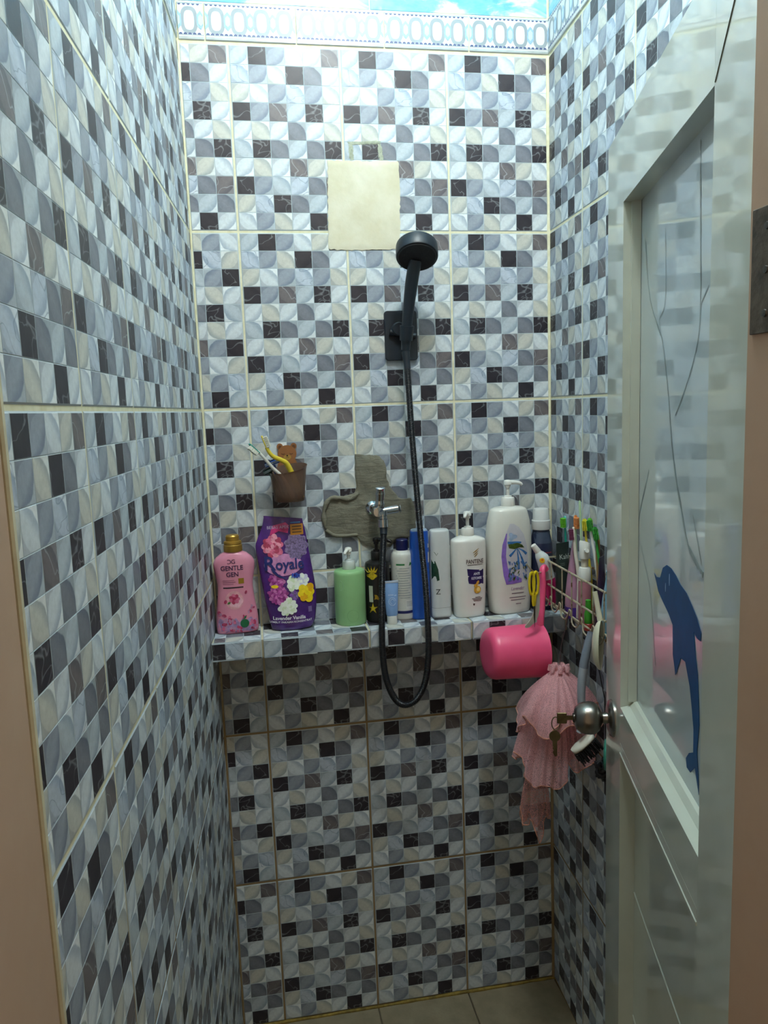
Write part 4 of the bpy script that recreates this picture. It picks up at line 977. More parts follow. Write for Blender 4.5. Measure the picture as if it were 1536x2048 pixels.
# even spacing along the hose, rings modelled as a rippled radius
seglen = [0]
for a, b in zip(c, c[1:]): seglen.append(seglen[-1]+(b-a).length)
tot = seglen[-1]; NS = 1500; pts = []; j = 0
for i in range(NS+1):
    t = tot*i/NS
    while j < len(c)-2 and seglen[j+1] < t: j += 1
    pts.append(c[j].lerp(c[j+1], (t-seglen[j])/max(1e-9, seglen[j+1]-seglen[j])))
mb = MB(); mb.tube(pts, [.0071+(.0008 if (i//2) % 2 else -.0006) for i in range(NS+1)], 12)
obj('hose_body', mb, pl('black_hose', '#10151c', .38, var=.1), hose, smooth=80)
mb = MB(); mb.tube([c[0]+Vector((0, 0, .006)), c[0].lerp(c[12], .5), c[26]], [.0095, .0095, .0085], 16); obj('hose_nut', mb, sb, hose)
mb = MB(); mb.tube([c[-40], c[-18], c[-1]], [.0078, .0090, .0100], 16); obj('hose_end', mb, sb, hose)

# tap
chrome = pl('chrome', '#c9ced2', .12, metal=1.0, var=.03)
tap = empty('wall_tap', (-.4700, -.006, 1.379), 0, 'chrome lever tap in the grey cement patch feeding the hose', 'tap')
RX = Matrix.Rotation(math.pi/2, 4, 'X')
mb = MB(); mb.lathe([(.019, 0), (.019, .003), (.015, .008), (.011, .011)], 28, M=RX); obj('flange', mb, chrome, tap)
mb = MB(); mb.lathe([(.0105, .008), (.0105, .030), (.0125, .034), (.0125, .052), (.0140, .056), (.0140, .078), (.0115, .084), (.0005, .085)], 24, M=RX); obj('body', mb, chrome, tap)
mb = MB(); mb.lathe([(.0125, .0), (.0125, -.012), (.0105, -.014), (.0105, -.020), (.0130, -.022), (.0130, -.040), (.0095, -.042)], 24, M=Matrix.Translation((.0125, -.068, .002))); obj('outlet', mb, chrome, tap)
mb = MB(); lev = [(.006, -.070, .006), (.006, -.072, .020), (.007, -.076, .040), (.0075, -.080, .054), (.0075, -.082, .0590)]
mb.tube(cr(lev, 4), [.0100, .0105, .0112, .0115, .0118]*3+[.0118, .0085], 18, flat=(.55, 1.0, (0, 1, 0))); obj('lever', mb, chrome, tap, smooth=50)
mb = MB(); mb.cyl((.012, -.066, -.001), (.0505, -.064, .0030), .0098, 20); mb.cyl((.0505, -.064, .003), (.0560, -.064, .0034), .0074, 20, .0060); obj('side_outlet', mb, chrome, tap)
mb = MB(); mb.cyl((.0555, -.064, .0034), (.0575, -.064, .0036), .0110, 18, .0100); obj('end_cap', mb, pl('clear_grey_cap', '#8d9496', .2, metal=.5), tap)

# ================================================================== BEAR TOOTHBRUSH CUP
CX, CY = -.6765, -.0425
cup = empty('toothbrush_cup', (CX, CY, 1.412), 0, 'brown translucent wall cup with a bear face plate', 'cup')
def clear(name, col, rough, fac):
    if name in MATS: return MATS[name]
    k = NT(name); tc = k.node('ShaderNodeTexCoord').outputs['Object']
    k.link(k.mix(k.noise(tc, 30, 3), col, tuple(x*1.15 for x in lin(col))), k.b.inputs['Base Color']); k.b.inputs['Roughness'].default_value = rough
    tr = k.node('ShaderNodeBsdfTransparent'); tr.inputs[0].default_value = tuple(min(1, x*2.4+.08) for x in lin(col))+(1,)
    mx = k.node('ShaderNodeMixShader'); mx.inputs[0].default_value = fac
    k.link(k.b.outputs[0], mx.inputs[1]); k.link(tr.outputs[0], mx.inputs[2]); k.link(mx.outputs[0], k.out.inputs[0])
    MATS[name] = k.m; return k.m
brn = clear('translucent_brown', '#806a5c', .15, .50); brs = pl('bear_brown', '#8a5a35', .4, var=.08)
mb = MB(); lo = []
def cupring(rx_, ry_, z_, tilt=0.0):
    return [(rx_*math.cos(t), ry_*math.sin(t)*(1.0 if math.sin(t) < 0 else .95), z_+(z_/.079)**2*(.0075*math.sin(t)+.0070*math.cos(t))) for t in (2*math.pi*i/40 for i in range(40))]
mb.loft([cupring(.0335, .029, 0), cupring(.0360, .0310, .002), cupring(.0385, .0335, .030), cupring(.0430, .0365, .070), cupring(.0450, .0380, .078), cupring(.0460, .0388, .0790), cupring(.0435, .0365, .0790), cupring(.0410, .0345, .069), cupring(.0365, .0315, .030), cupring(.0335, .0290, .004)])
obj('cup_body', mb, brn, cup, smooth=50)
mb = MB(); head = []
for i in range(40):
    t = 2*math.pi*i/40; r_ = .0225
    x_, z_ = r_*1.0*math.cos(t), r_*.92*math.sin(t)
    head.append((x_, z_))
def ears(s_): return [(s_*.0165+.0075*math.cos(t), .0175+.0080*math.sin(t)) for t in (2*math.pi*i/16 for i in range(16))]
BZ = 1.5235-1.412; BY = .0415
HX = .001
mb.prism([(x_+HX, z_+BZ) for x_, z_ in head], BY-.006, BY)
for s_ in (-1, 1): mb.prism([(x_+HX, z_+BZ) for x_, z_ in ears(s_)], BY-.005, BY)
mb.prism([(-.020+HX, BZ-.012), (.018+HX, BZ-.012), (.027+HX, .092-.012), (.030+HX, .055), (-.030+HX, .055), (-.024+HX, .085)], BY-.0055, BY)
bear = obj('bear_plate', mb, brs, cup, smooth=30)
fy = BY-.0066
mb = MB(); mb.prism([(HX+.0095*math.cos(t), BZ-.0085+.0062*math.sin(t)) for t in (2*math.pi*i/18 for i in range(18))], fy+.0002, fy+.0008); obj('muzzle', mb, pl('bear_tan', '#a5823a', .45), bear)
mb = MB(); mb.prism([(HX+.0022*math.cos(t), BZ-.0045+.0017*math.sin(t)) for t in (2*math.pi*i/12 for i in range(12))], fy-.0006, fy+.0006); obj('nose', mb, pl('bear_dark', '#2c1c14', .4), bear)
for s_ in (-1, 1):
    mb = MB(); mb.tube([(HX+s_*.0100+.0034*math.cos(t), fy+.0004, BZ+.0010+.0022*math.sin(t)) for t in (math.pi*(1+i/8) for i in range(9))], .0006, 5); obj('closed_eye', mb, pl('bear_dark', '#2c1c14'), bear)
    mb = MB(); mb.prism([(HX+s_*.0165+.0045*math.cos(t), BZ+.0165+.0048*math.sin(t)) for t in (2*math.pi*i/12 for i in range(12))], BY-.0056, BY-.0049); obj('inner_ear', mb, pl('bear_ear_dark', '#5e3a22', .5), bear)
mb = MB(); mb.tube([(HX+.0032*math.cos(t), fy+.0001, BZ-.0085+.0015*math.sin(t)) for t in (math.pi*(1+i/8) for i in range(9))], .0004, 5); obj('mouth', mb, pl('bear_dark', '#2c1c14'), bear)
mb = MB(); mb.prism([(HX+.013*math.cos(t), .080+.009*math.sin(t)) for t in (2*math.pi*i/16 for i in range(16))], BY-.0060, BY-.0050); obj('belly', mb, pl('bear_tan', '#a5823a'), bear)

def toothbrush(name, pts, col_handle, col_head, col_br, label, up, headlen=.028, r=.0042, loc=None, col_br2=None, cat='toothbrush', group=None):
    """handle along pts, the head at the end of the list; bristles point along up"""
    p0 = Vector(pts[0]); root = empty(name, p0, 0, label, cat, group=group)
    L = [p-p0 for p in cr(pts, 5)]; up = Vector(up).normalized()
    acc = 0; k_ = len(L)-1
    while k_ > 0 and acc < headlen: acc += (L[k_]-L[k_-1]).length; k_ -= 1
    mb = MB(); H_ = L[:k_+2]; n_ = len(H_); mb.tube(H_, [r*(1.0-.45*(i/(n_-1))**1.5) for i in range(n_)], 10); obj('handle', mb, col_handle, root, smooth=60)
    T = (L[-1]-L[k_]).normalized(); S = T.cross(up).normalized(); U = S.cross(T)
    M = Matrix(((T.x, S.x, U.x, L[k_].x), (T.y, S.y, U.y, L[k_].y), (T.z, S.z, U.z, L[k_].z), (0, 0, 0, 1)))
    mb = MB(); lp = []
    for t, wv in ((0, .55), (.15, .85), (.4, 1), (.8, 1), (.94, .8), (1.0, .45)):
        lp.append([(headlen*t, .0056*wv*math.cos(a), .0022*math.sin(a)) for a in (2*math.pi*i/12 for i in range(12))])
    mb.loft(lp, M=M); obj('brush_head', mb, col_head, root, smooth=50)
    for tag_, rng, cc in (('bristles', range(0, 5), col_br), ('bristles', range(5, 8), col_br2 or col_br)):
        mb = MB()
        for i in rng:
            for jj in range(3):
                x_ = headlen*(.16+.095*i); y_ = (-1+jj)*.0034
                for d_ in ((0, 0),): mb.tube([(x_, y_, .001), (x_+random.uniform(-.0004, .0004), y_*1.1, .0105+random.uniform(-.0006, .0006))], [.00150, .00165], 6, M=M)
        obj(tag_, mb, cc, root)
    return root
teal = pl('teal_plastic', '#1f9484', .35); yelp = pl('yellow_plastic', '#d8c23a', .35, var=.04); brw = pl('white_bristle', '#d8d8cc', .7)
toothbrush('toothbrush', [(-.6680, -.0280, 1.4195), (-.6800, -.044, 1.4480), (-.6967, -.056, 1.4762), (-.7135, -.064, 1.4956), (-.7407, -.072, 1.5302), (-.7677, -.078, 1.5571)], wht, teal, brw, 'white toothbrush with a teal head leaning left in the bear cup', (-.65, -.35, -.65), .034, .0056)
toothbrush('toothbrush', [(-.6480, -.045, 1.4190), (-.6640, -.052, 1.4660), (-.6782, -.060, 1.4998), (-.6886, -.066, 1.5103), (-.7125, -.074, 1.5237), (-.7252, -.078, 1.5442), (-.7351, -.080, 1.5720)], yelp, yelp, brw, 'yellow curved toothbrush standing in the bear cup', (.8, -.2, .45), .034, .0074)
def razor(name, base, top, m1, m2, label, hw=.019):
    b = Vector(base); t = Vector(top)-b; root = empty(name, b, 0, label, 'razor')
    mb = MB(); mb.tube(cr([(0, 0, 0), t*.35+Vector((.002, 0, -.002)), t*.7, t*.93], 5), [.0042, .0046, .005, .0052]*4, 10); obj('handle', mb, m1, root, smooth=60)
    d_ = t.normalized(); s_ = Vector((.72, -.25, .62)); s_ = (s_-d_*s_.dot(d_)).normalized(); n_ = d_.cross(s_)
    M = Matrix(((s_.x, n_.x, d_.x, t.x), (s_.y, n_.y, d_.y, t.y), (s_.z, n_.z, d_.z, t.z), (0, 0, 0, 1)))
    mb = MB(); mb.box((0, 0, 0), (hw*2, .009, .010), bev=.002, M=M); obj('razor_head', mb, m1, root)
    mb = MB(); mb.box((0, -.0048, .002), (hw*1.85, .0012, .0018), M=M); mb.box((0, -.0048, -.001), (hw*1.85, .0012, .0018), M=M); obj('blade', mb, chrome, root)
    mb = MB(); mb.box((0, -.001, .0062), (hw*1.8, .005, .003), bev=.001, M=M); obj('strip', mb, m2, root)
razor('safety_razor', (-.6860, -.0560, 1.427), (-.7130, -.0550, 1.5060), pl('blue_plastic', '#244a9c', .35), pl('dark_navy_plastic', '#172a52', .4), 'blue disposable razor standing between the two toothbrushes')
razor('safety_razor', (-.6900, -.030, 1.422), (-.7220, -.0400, 1.4870), pl('dark_green_plastic', '#16463a', .4), pl('dark_grey_plastic', '#2c3034', .4), 'dark green razor low in the bear cup behind the white toothbrush', .014)

# ================================================================== WIRE BASKET ON THE RIGHT WALL
def wx(y, d=0.0): return rx(y)-d                          # x at distance d in front of the right wall
k = NT('rusty_wire'); tc = k.node('ShaderNodeTexCoord').outputs['Object']
k.link(k.mix(k.mapr(k.noise(tc, 55, 4), .56, .66, 0, 1), '#b5ab92', '#6b4526'), k.b.inputs['Base Color']); k.b.inputs['Roughness'].default_value = .45; k.b.inputs['Metallic'].default_value = .35
m_wire = k.m
BY0, BY1 = -.136, -.502; ZT, ZM, ZB, ZF = 1.250, 1.192, 1.153, 1.136; FD = .070
bo = Vector((wx(-.32, .035), -.32, ZF))
bask = empty('wire_basket', bo, 0, 'rusty cream wire basket hung on the right wall', 'basket')
def wire(name, pts, r=.0019, closed=False, seg=7):
    mb = MB(); mb.tube([Vector(p)-bo for p in pts], r, seg, closed); return obj(name, mb, m_wire, bask)
def fr(y, z, d=FD): return (wx(y, d), y, z)
wire('top_rail', [fr(BY0, ZT), fr(BY1, ZT), fr(BY1, ZT, .004), fr(BY0, ZT, .004)], .0024, True)
wire('middle_rail', [fr(BY0, ZM), fr(BY1, ZM), fr(BY1, ZM, .004), fr(BY0, ZM, .004)], .0024, True)
wire('bottom_rail', [fr(BY0+.045, ZB+.006, FD-.001), fr(BY0-.02, ZB, FD), fr(BY1, ZB, FD)], .0020)
for y in (-.142, -.197, -.266, -.324, -.38, -.441, -.496):
    wire('upright_wire', [fr(y, ZT, FD+.001), fr(y, ZB, FD+.001), fr(y, ZF, FD-.012), fr(y, ZF, .006), fr(y, ZT, .006)], .0016)
for d in (.014, .030, .046): wire('floor_wire', [fr(BY0, ZF-.003, d), fr(BY1, ZF-.003, d)], .0016)
# scrolled wire under the front edge
for y0 in (-.140, -.200, -.262, -.328, -.392, -.452):
    lp = [fr(y0, ZB+.004, FD+.003), fr(y0-.006, ZB-.012, FD+.004), fr(y0-.030, ZB-.014, FD+.004), fr(y0-.046, ZB+.002, FD+.003), fr(y0-.052, ZB+.014, FD+.003), fr(y0-.060, ZB+.012, FD+.003), fr(y0-.058, ZB+.001, FD+.003)]
    wire('scroll_wire', cr(lp, 4), .0017)
hkp = cr([(wx(-.137, FD), -.137, 1.222), (-.105, -.195, 1.228), (-.1420, -.247, 1.2435), (-.163, -.256, 1.2640)], 5)
hk = empty('wire_hook', hkp[0], 0, 'bare wire hook sticking out left of the basket, carrying the scissors', 'hook')
mb = MB(); mb.tube([p-hkp[0] for p in hkp], .0017, 7); obj('hook_arm', mb, m_wire, hk)
mb = MB(); mb.tube([(.003*math.cos(t), .0008, .003*math.sin(t)) for t in (2*math.pi*i/14 for i in range(14))], .0014, 6, closed=True); obj('hook_eye', mb, m_wire, hk)

BZ_ = ZF+.0015
# toothpaste tube, leaning over the left end
tp = empty('toothpaste_tube', (-.0560, -.1600, 1.139), 0, 'white toothpaste tube with pink end leaning left out of the basket', 'tube', rot=(0, math.radians(-14), 0))
Bt = Body([(0, .0150, .0012, 2), (.006, .0150, .0018, 2), (.03, .0155, .0065, 2), (.07, .0160, .0120, 2), (.11, .0162, .0150, 2, -.001), (.125, .0150, .0145, 2, -.003), (.134, .0105, .0105, 2, -.006), (.139, .0075, .0075, 2, -.008)], 3)
obj('body', Bt.build(32), pl('toothpaste_white', '#cfd6d4', .3, var=.06), tp, smooth=50)
Bt2 = Body([(.002, .0154, .0022, 2), (.03, .0159, .0069, 2), (.066, .0163, .0122, 2)], 2); obj('pink_sleeve', Bt2.build(32), pl('hot_pink_plastic', '#d42f78', .3, var=.06), tp, smooth=50)
mb = MB(); mb.lathe([(.0078, 0), (.0080, .002), (.0066, .020), (.0055, .021), (.0005, .0212)], 20, M=Matrix.Translation((-.0088, 0, .138)) @ Matrix.Rotation(math.radians(-22), 4, 'Y')); obj('cap', mb, wht, tp)
decal('yellow_spot', circ(-.0085, .118, .0058, .0066, 14), Bt, pl('spot_yellow', '#e3c313', .4), tp, .0006, 3); decal('orange_spot', circ(-.0080, .1195, .0028, .003, 10), Bt, pl('spot_orange', '#d96a28', .4), tp, .0010, 2)

# dark face wash tube
kf = empty('face_wash_tube', (wx(-.188, .040), -.188, BZ_), .35, 'dark green black face wash tube in the basket', 'tube')
Bk = Body([(0, .0150, .013, 2.3), (.002, .0165, .0145, 2.3), (.024, .0168, .0150, 2.3), (.03, .0180, .0155, 2.1), (.08, .0190, .0120, 2), (.13, .0198, .0045, 2), (.148, .0200, .0015, 2), (.157, .0200, .0012, 2)], 2)
obj('body', Bk.build(36), pl('black_green_tube', '#1f2b27', .4, var=.15), kf, smooth=50)
lettering('Kahf', .0165, .0005, .1185, Bk, pl('pale_grey_ink', '#b4bcb6', .5), kf, off=.0008)
for zz in (.108, .104): decal('small_print', rect(-.013, zz, -.001, zz+.0014), Bk, pl('mid_grey_ink', '#5f6c66', .5), kf, .0006, 2)

# pink tube on purple cap
pt = empty('face_wash_tube', (wx(-.262, .043), -.262, BZ_-.004), 1.15, 'pale pink tube standing on a purple cap in the basket', 'tube')
Bp = Body([(.026, .0190, .0175, 2.1), (.030, .0200, .0185, 2.1), (.07, .0205, .0160, 2), (.12, .0210, .0100, 2), (.165, .0215, .0035, 2), (.182, .0215, .0013, 2), (.190, .0215, .0012, 2)], 2)
obj('body', Bp.build(36), pl('dusty_pink_tube', '#b98aa6', .3, var=.05, coat=.3), pt, smooth=50)
mb = MB(); mb.lathe([(.0175, 0), (.0190, .002), (.0196, .024), (.0190, .0265)], 30); obj('cap', mb, pl('purple_cap', '#4b2d8c', .35), pt)
decal('print_spot', circ(.004, .072, .006, .010, 16), Bp, pl('plum_grey_print', '#54405c', .45), pt, .0006, 3); decal('print_spot', circ(-.010, .060, .007, .012, 16), Bp, pl('mauve_print', '#8f6fae', .45), pt, .0006, 3)

# slim bottle with tall white spray head
sp_ = empty('spray_bottle', (wx(-.332, .044), -.332, BZ_), .3, 'slim pink spray bottle with slanted white head in the basket', 'bottle')
mb = MB(); mb.lathe([(.0125, 0), (.0140, .002), (.0140, .090), (.0130, .096), (.0120, .099)], 30); obj('body', mb, pl('rosy_bottle', '#a8707c', .25, var=.08, coat=.4), sp_)
mb = MB(); mb.lathe([(.0135, .098), (.0138, .099), (.0128, .124), (.0115, .127), (.0080, .128)], 28); obj('collar', mb, wht, sp_)
mb = MB(); mb.lathe([(.0075, .127), (.0080, .148)], 20); obj('stem', mb, pl('cream_plastic', '#cbc3b0', .4), sp_)
mb = MB(); mb.lathe([(.0110, .147), (.0115, .149), (.0118, .180), (.0100, .184), (.0005, .185)], 26)
for v in mb.v:
    if v.z > .17: v.z += v.x*-.35
obj('spray_head', mb, wht, sp_)
mb = MB(); mb.cyl((-.006, -.011, .166), (-.011, -.020, .168), .0045, 12); obj('nozzle', mb, wht, sp_)

# pieces at the right end of the basket
tn = empty('bath_brush', (wx(-.3790, .030), -.3790, BZ_), 0, 'tan wooden brush handle standing in the basket', 'brush')
mb = MB(); mb.tube(cr([(0, 0, 0), (-.001, 0, .07), (-.003, .001, .14), (-.004, .001, .205)], 5), [.0042]*6+[.0050]*5+[.0062]*4+[.004], 12, flat=(1, .7, (0, 1, 0))); obj('handle', mb, pl('tan_wood', '#9a7a48', .5, var=.15), tn, smooth=60)
mb = MB(); mb.lathe([(.0105, 0), (.0115, .002), (.0115, .055), (.009, .060)], 20, M=Matrix.Translation((0, 0, .012))); obj('ferrule', mb, pl('copper_sleeve', '#8a5a38', .35, metal=.4), tn)
pb = empty('cosmetic_tube', (wx(-.4130, .040), -.4130, BZ_), .8, 'dark purple tube near the door end of the basket', 'tube')
Bv = Body([(0, .013, .012, 2.2), (.002, .0145, .0135, 2.2), (.03, .0155, .0140, 2.1), (.10, .0165, .0090, 2), (.155, .0172, .0016, 2), (.166, .0172, .0012, 2)], 2); obj('body', Bv.build(30), pl('deep_purple_tube', '#33203c', .35, var=.15), pb, smooth=50)
mb = MB(); mb.lathe([(.0135, 0), (.0148, .001), (.0150, .022), (.0142, .024)], 24); obj('cap', mb, blk, pb)
lbm = empty('cosmetic_tube', (wx(-.4520, .045), -.4520, BZ_), 1.0, 'light blue tube beside the edge of the open door', 'tube')
Bl = Body([(0, .013, .0125, 2.2), (.002, .0150, .0140, 2.2), (.03, .0158, .0145, 2.1), (.09, .0165, .0090, 2), (.135, .0170, .0016, 2), (.146, .0170, .0012, 2)], 2); obj('body', Bl.build(30), pl('sky_tube', '#8fbcd2', .35, var=.05), lbm, smooth=50)
mb = MB(); mb.lathe([(.0140, 0), (.0156, .001), (.0158, .020), (.015, .022)], 24); obj('cap', mb, pl('teal_cap', '#3c8ea8', .35), lbm)
gl = empty('nail_polish', (wx(-.3780, .055), -.3780, BZ_), 0, 'small bright green bottle with red base low in the basket', 'bottle')
mb = MB(); mb.lathe([(.0075, .014), (.0085, .016), (.0085, .036), (.0060, .044), (.0058, .066), (.0005, .068)], 20); obj('body', mb, pl('lime_green_plastic', '#3f9a2c', .35), gl)
mb = MB(); mb.lathe([(.0090, 0), (.0100, .002), (.0095, .014), (.008, .0155)], 20); obj('base', mb, pl('coral_red', '#b8463c', .4), gl)

# toothbrushes standing in the basket
org = pl('orange_plastic', '#dc8a4c', .35); mint = pl('mint_plastic', '#5fb9a8', .35); lime = pl('lime_bristle', '#5fae1e', .6); mar = pl('maroon_bristle', '#6b2a4a', .6); gvr = pl('green_bristle', '#2f8f2a', .6); pgs = pl('pale_green_stick', '#b9d6ae', .35); ylb = pl('yellow_bristle', '#c9c02c', .6); whs = pl('ivory_plastic', '#d6d0c2', .35)
GB = 'toothbrushes standing in the wire basket'
def tb(x, y, top, **kw): return [(wx(y, x), y, BZ_+.004), (wx(y, x)+.001, y-.002, BZ_+.09), (wx(y, x)+kw.get('lx', 0)*.6, y+kw.get('ly', 0)*.6, top-.06), (wx(y, x)+kw.get('lx', 0), y+kw.get('ly', 0), top)]
toothbrush('toothbrush', tb(.022, -.168, 1.362, lx=-.012, ly=-.018), teal, mint, lime, 'teal toothbrush with lime bristles just above the dark tube', (-1, -.3, .1), .030, group=GB)
toothbrush('toothbrush', tb(.024, -.232, 1.368, lx=-.008, ly=-.016), pgs, org, org, 'orange headed toothbrush in the basket', (.3, -1, 0), .034, group=GB)
toothbrush('toothbrush', tb(.018, -.300, 1.372, lx=-.012, ly=.004), yelp, ylb, ylb, 'toothbrush with yellow bristles in the basket', (-.6, -1, 0), .028, group=GB)
toothbrush('toothbrush', tb(.022, -.352, 1.378, lx=-.015, ly=.010), wht, lime, gvr, 'toothbrush with bright green bristles, highest beside the door', (-.7, -.8, .2), .030, group=GB)
toothbrush('toothbrush', tb(.045, -.298, 1.352, lx=-.010, ly=.004), whs, whs, mar, 'ivory toothbrush with maroon bristles in the basket', (-1, .2, .1), .032, .0055, group=GB)
toothbrush('toothbrush', tb(.030, -.400, 1.366, lx=-.012, ly=.020), pl('green_plastic', '#2d8a34', .35), pl('green_plastic', '#2d8a34'), gvr, 'all green toothbrush leaning toward the door edge', (-.3, -1, .2), .030, group=GB)
cs = empty('cotton_stick', (wx(-.262, .015), -.262, BZ_), 0, 'thin pale green stick, tallest thing in the wire basket', 'stick')
mb = MB(); mb.tube([(0, 0, 0), (-.010, -.006, .16), (-.016, -.010, .258)], [.0022, .0026, .0030], 8); obj('shaft', mb, pgs, cs)
mb = MB(); mb.tube([(-.016, -.010, .258), (-.0165, -.0102, .266)], [.0034, .0020], 8); obj('tip', mb, pgs, cs)

# ================================================================== HANGING THINGS
# dipper
dpc = Vector((-.1765, -.2010, 1.0425))
pkd = mat('bright_pink_plastic', '#ea5580', .33, var=.04, scale=12, sss=.06)
dp = empty('water_dipper', dpc, 0, 'bright pink plastic dipper hanging on its side below the shelf', 'dipper', rot=(0, math.radians(2.0), math.radians(3)))
RYm = Matrix.Rotation(math.pi/2, 4, 'Y')
prof = [(.0005, -.0680), (.040, -.0680), (.052, -.0660), (.0585, -.0595), (.0610, -.050), (.0632, .040), (.0640, .0600), (.0650, .0640), (.0655, .0680), (.0640, .0690), (.0620, .0680), (.0605, .040), (.0585, -.048), (.0550, -.060), (.0400, -.0645), (.0005, -.0645)]
mb = MB(); mb.lathe(prof, 48, M=RYm); obj('bowl', mb, pkd, dp, smooth=40)
mb = MB(); hp_ = cr([(.064, -.004, .0590), (.067, -.001, .085), (.071, .004, .120), (.073, .006, .160), (.072, .008, .188), (.077, .014, .196), (.084, .016, .188)], 5)
mb.tube(hp_, [.0135-.0035*i/len(hp_) for i in range(len(hp_))], 14, flat=(.62, .9, (1, 0, 0))); obj('handle', mb, pkd, dp, smooth=60)

# scissors
sc0 = Vector((-.1430, -.250, 1.1800))
sci = empty('scissors', sc0, math.radians(8), 'yellow handled scissors with a pale curved blade on the basket hook', 'scissors')
yl2 = pl('scissor_yellow', '#d8bf1e', .3, var=.05)
for s_, ny in ((-1, 'handle'), (1, 'handle')):
    mb = MB(); lp = [(s_*(.0045+.0065*math.sin(t))+s_*.001, .001*s_, .0365+.0265*math.cos(t)) for t in (2*math.pi*i/22 for i in range(22))]
    mb.tube(lp, .0031, 8, closed=True); mb.tube([(s_*.003, .001*s_, .010), (s_*.0020, .001*s_, -.006), (s_*.001, 0, -.016)], [.0042, .0040, .0030], 8); obj(ny, mb, yl2, sci)
mb = MB(); mb.prism([(-.0020, -.010), (.0020, -.010), (.0016, -.040), (.0000, -.066), (-.0016, -.040)], -.0024, -.0010); obj('blade', mb, pl('dark_blade', '#5a5550', .35, metal=.8), sci)
cv = [(.0110, .040), (.0150, .030), (.0155, .0), (.0150, -.025), (.0110, -.042), (.0020, -.056), (-.0130, -.066), (-.0215, -.066), (-.0230, -.061), (-.0140, -.053), (-.0040, -.040), (.0040, -.018), (.0070, .005), (.0085, .030)]
mb = MB(); mb.prism(cv, .0006, .0026); obj('curved_blade', mb, pl('pale_blade', '#c9c4b6', .3, metal=.25), sci)

# pink mesh puff
def netting(name, col, dens):
    k = NT(name); tc = k.node('ShaderNodeTexCoord').outputs['Object']
    n1 = k.noise(tc, 700, 2, .5); n2 = k.noise(tc, 30, 4)
    c_ = lin(col); k.link(k.mix(n2, tuple(x*.75 for x in c_), tuple(min(1, x*1.2) for x in c_)), k.b.inputs['Base Color']); k.b.inputs['Roughness'].default_value = .6
    k.b.inputs['Sheen Weight'].default_value = .3
    tr = k.node('ShaderNodeBsdfTransparent'); tl_ = k.node('ShaderNodeBsdfTranslucent'); k.link(k.b.inputs['Base Color'].links[0].from_socket, tl_.inputs[0])
    m1 = k.node('ShaderNodeMixShader'); m1.inputs[0].default_value = .42; k.link(k.b.outputs[0], m1.inputs[1]); k.link(tl_.outputs[0], m1.inputs[2])
    mx = k.node('ShaderNodeMixShader'); k.link(k.mapr(n1, dens-.06, dens+.06, 0.05, .95), mx.inputs[0]); k.link(m1.outputs[0], mx.inputs[1]); k.link(tr.outputs[0], mx.inputs[2]); k.link(mx.outputs[0], k.out.inputs[0])
    return k.m
net = netting('pink_netting', '#f6bcc0', .58); net2 = netting('pink_netting_loose', '#eaa8a2', .47); hem = pl('orange_pink_hem', '#c98a72', .6, var=.3, scale=120)
PC = Vector((-.1060, -.3050, 1.0330))
pf = empty('bath_puff', PC, 0, 'pink netting bath puff hanging below the dipper', 'bath puff')
def ruffle(name, dx, dy, ztop, zhem, R, folds, amp, m, seed_, rx_=1.0, ry_=.75, shear=(0, 0), rings=20, hem_=True, wob=.02):
    rnd = random.Random(seed_); seg = 150; ph = [rnd.uniform(0, 6.28) for _ in range(6)]
    loops = []
    for j_ in range(rings+1):
        t = j_/rings; l = []
        for i in range(seg):
            a = 2*math.pi*i/seg
            f = math.sin(folds*a+ph[0]+1.2*math.sin(2*a+ph[1]))*.6+math.sin((folds*2+3)*a+ph[2])*.4
            rad = R*(math.sin(min(1, t*.92)*math.pi/2)**1.05)*(.94+.10*math.sin(3*a+ph[3]))+.004
            rad += amp*f*t**.8
            z_ = ztop+(zhem-ztop)*t**1.15*(1+.12*math.sin(2*a+ph[4])) + wob*math.sin(5*a+ph[5])*t*t+.006*f*t**3
            l.append((dx+shear[0]*t+rad*rx_*math.cos(a), dy+shear[1]*t+rad*ry_*math.sin(a), z_))
        loops.append(l)
    mb = MB(); mb.loft(loops, cap0=False, cap1=False); o = obj(name, mb, m, pf, smooth=80)
    if hem_:
        mb = MB(); mb.tube(loops[-1], .0011, 5, closed=True); obj('hem', mb, hem, o)
    return o
ruffle('net_layer', 0, 0, 0, -.125, .098, 9, .010, net, 1, 1.0, .80, (-.006, 0))
ruffle('net_layer', -.002, -.004, -.004, -.105, .080, 8, .010, net, 6, .95, .85, (-.002, -.006))
ruffle('net_layer', -.006, 0, -.010, -.232, .072, 9, .011, net, 2, .9, .8, (-.030, 0), wob=.012)
ruffle('net_layer', .010, .004, -.010, -.205, .066, 7, .012, net, 3, .9, .8, (.012, 0), wob=.012)
ruffle('net_layer', -.055, -.004, -.180, -.355, .030, 5, .008, net2, 5, 1, .8, (-.008, 0), wob=.02)
mb = MB()
for i in range(7):
    a = 2*math.pi*i/7; mb.tube([(.006*math.cos(a), .006*math.sin(a), -.012), (.014*math.cos(a), .012*math.sin(a), .006), (.020*math.cos(a), .016*math.sin(a), .004), (.022*math.cos(a), .018*math.sin(a), -.008)], .005, 7)
obj('gathered_top', mb, net, pf, smooth=80)
mb = MB(); mb.tube([(0, 0, -.01), (.006, .002, .05), (wx(-.30, FD)-PC.x, .004, ZB-PC.z-.004)], .0009, 6); obj('cord', mb, pl('dark_cord', '#4a3438', .7), pf)

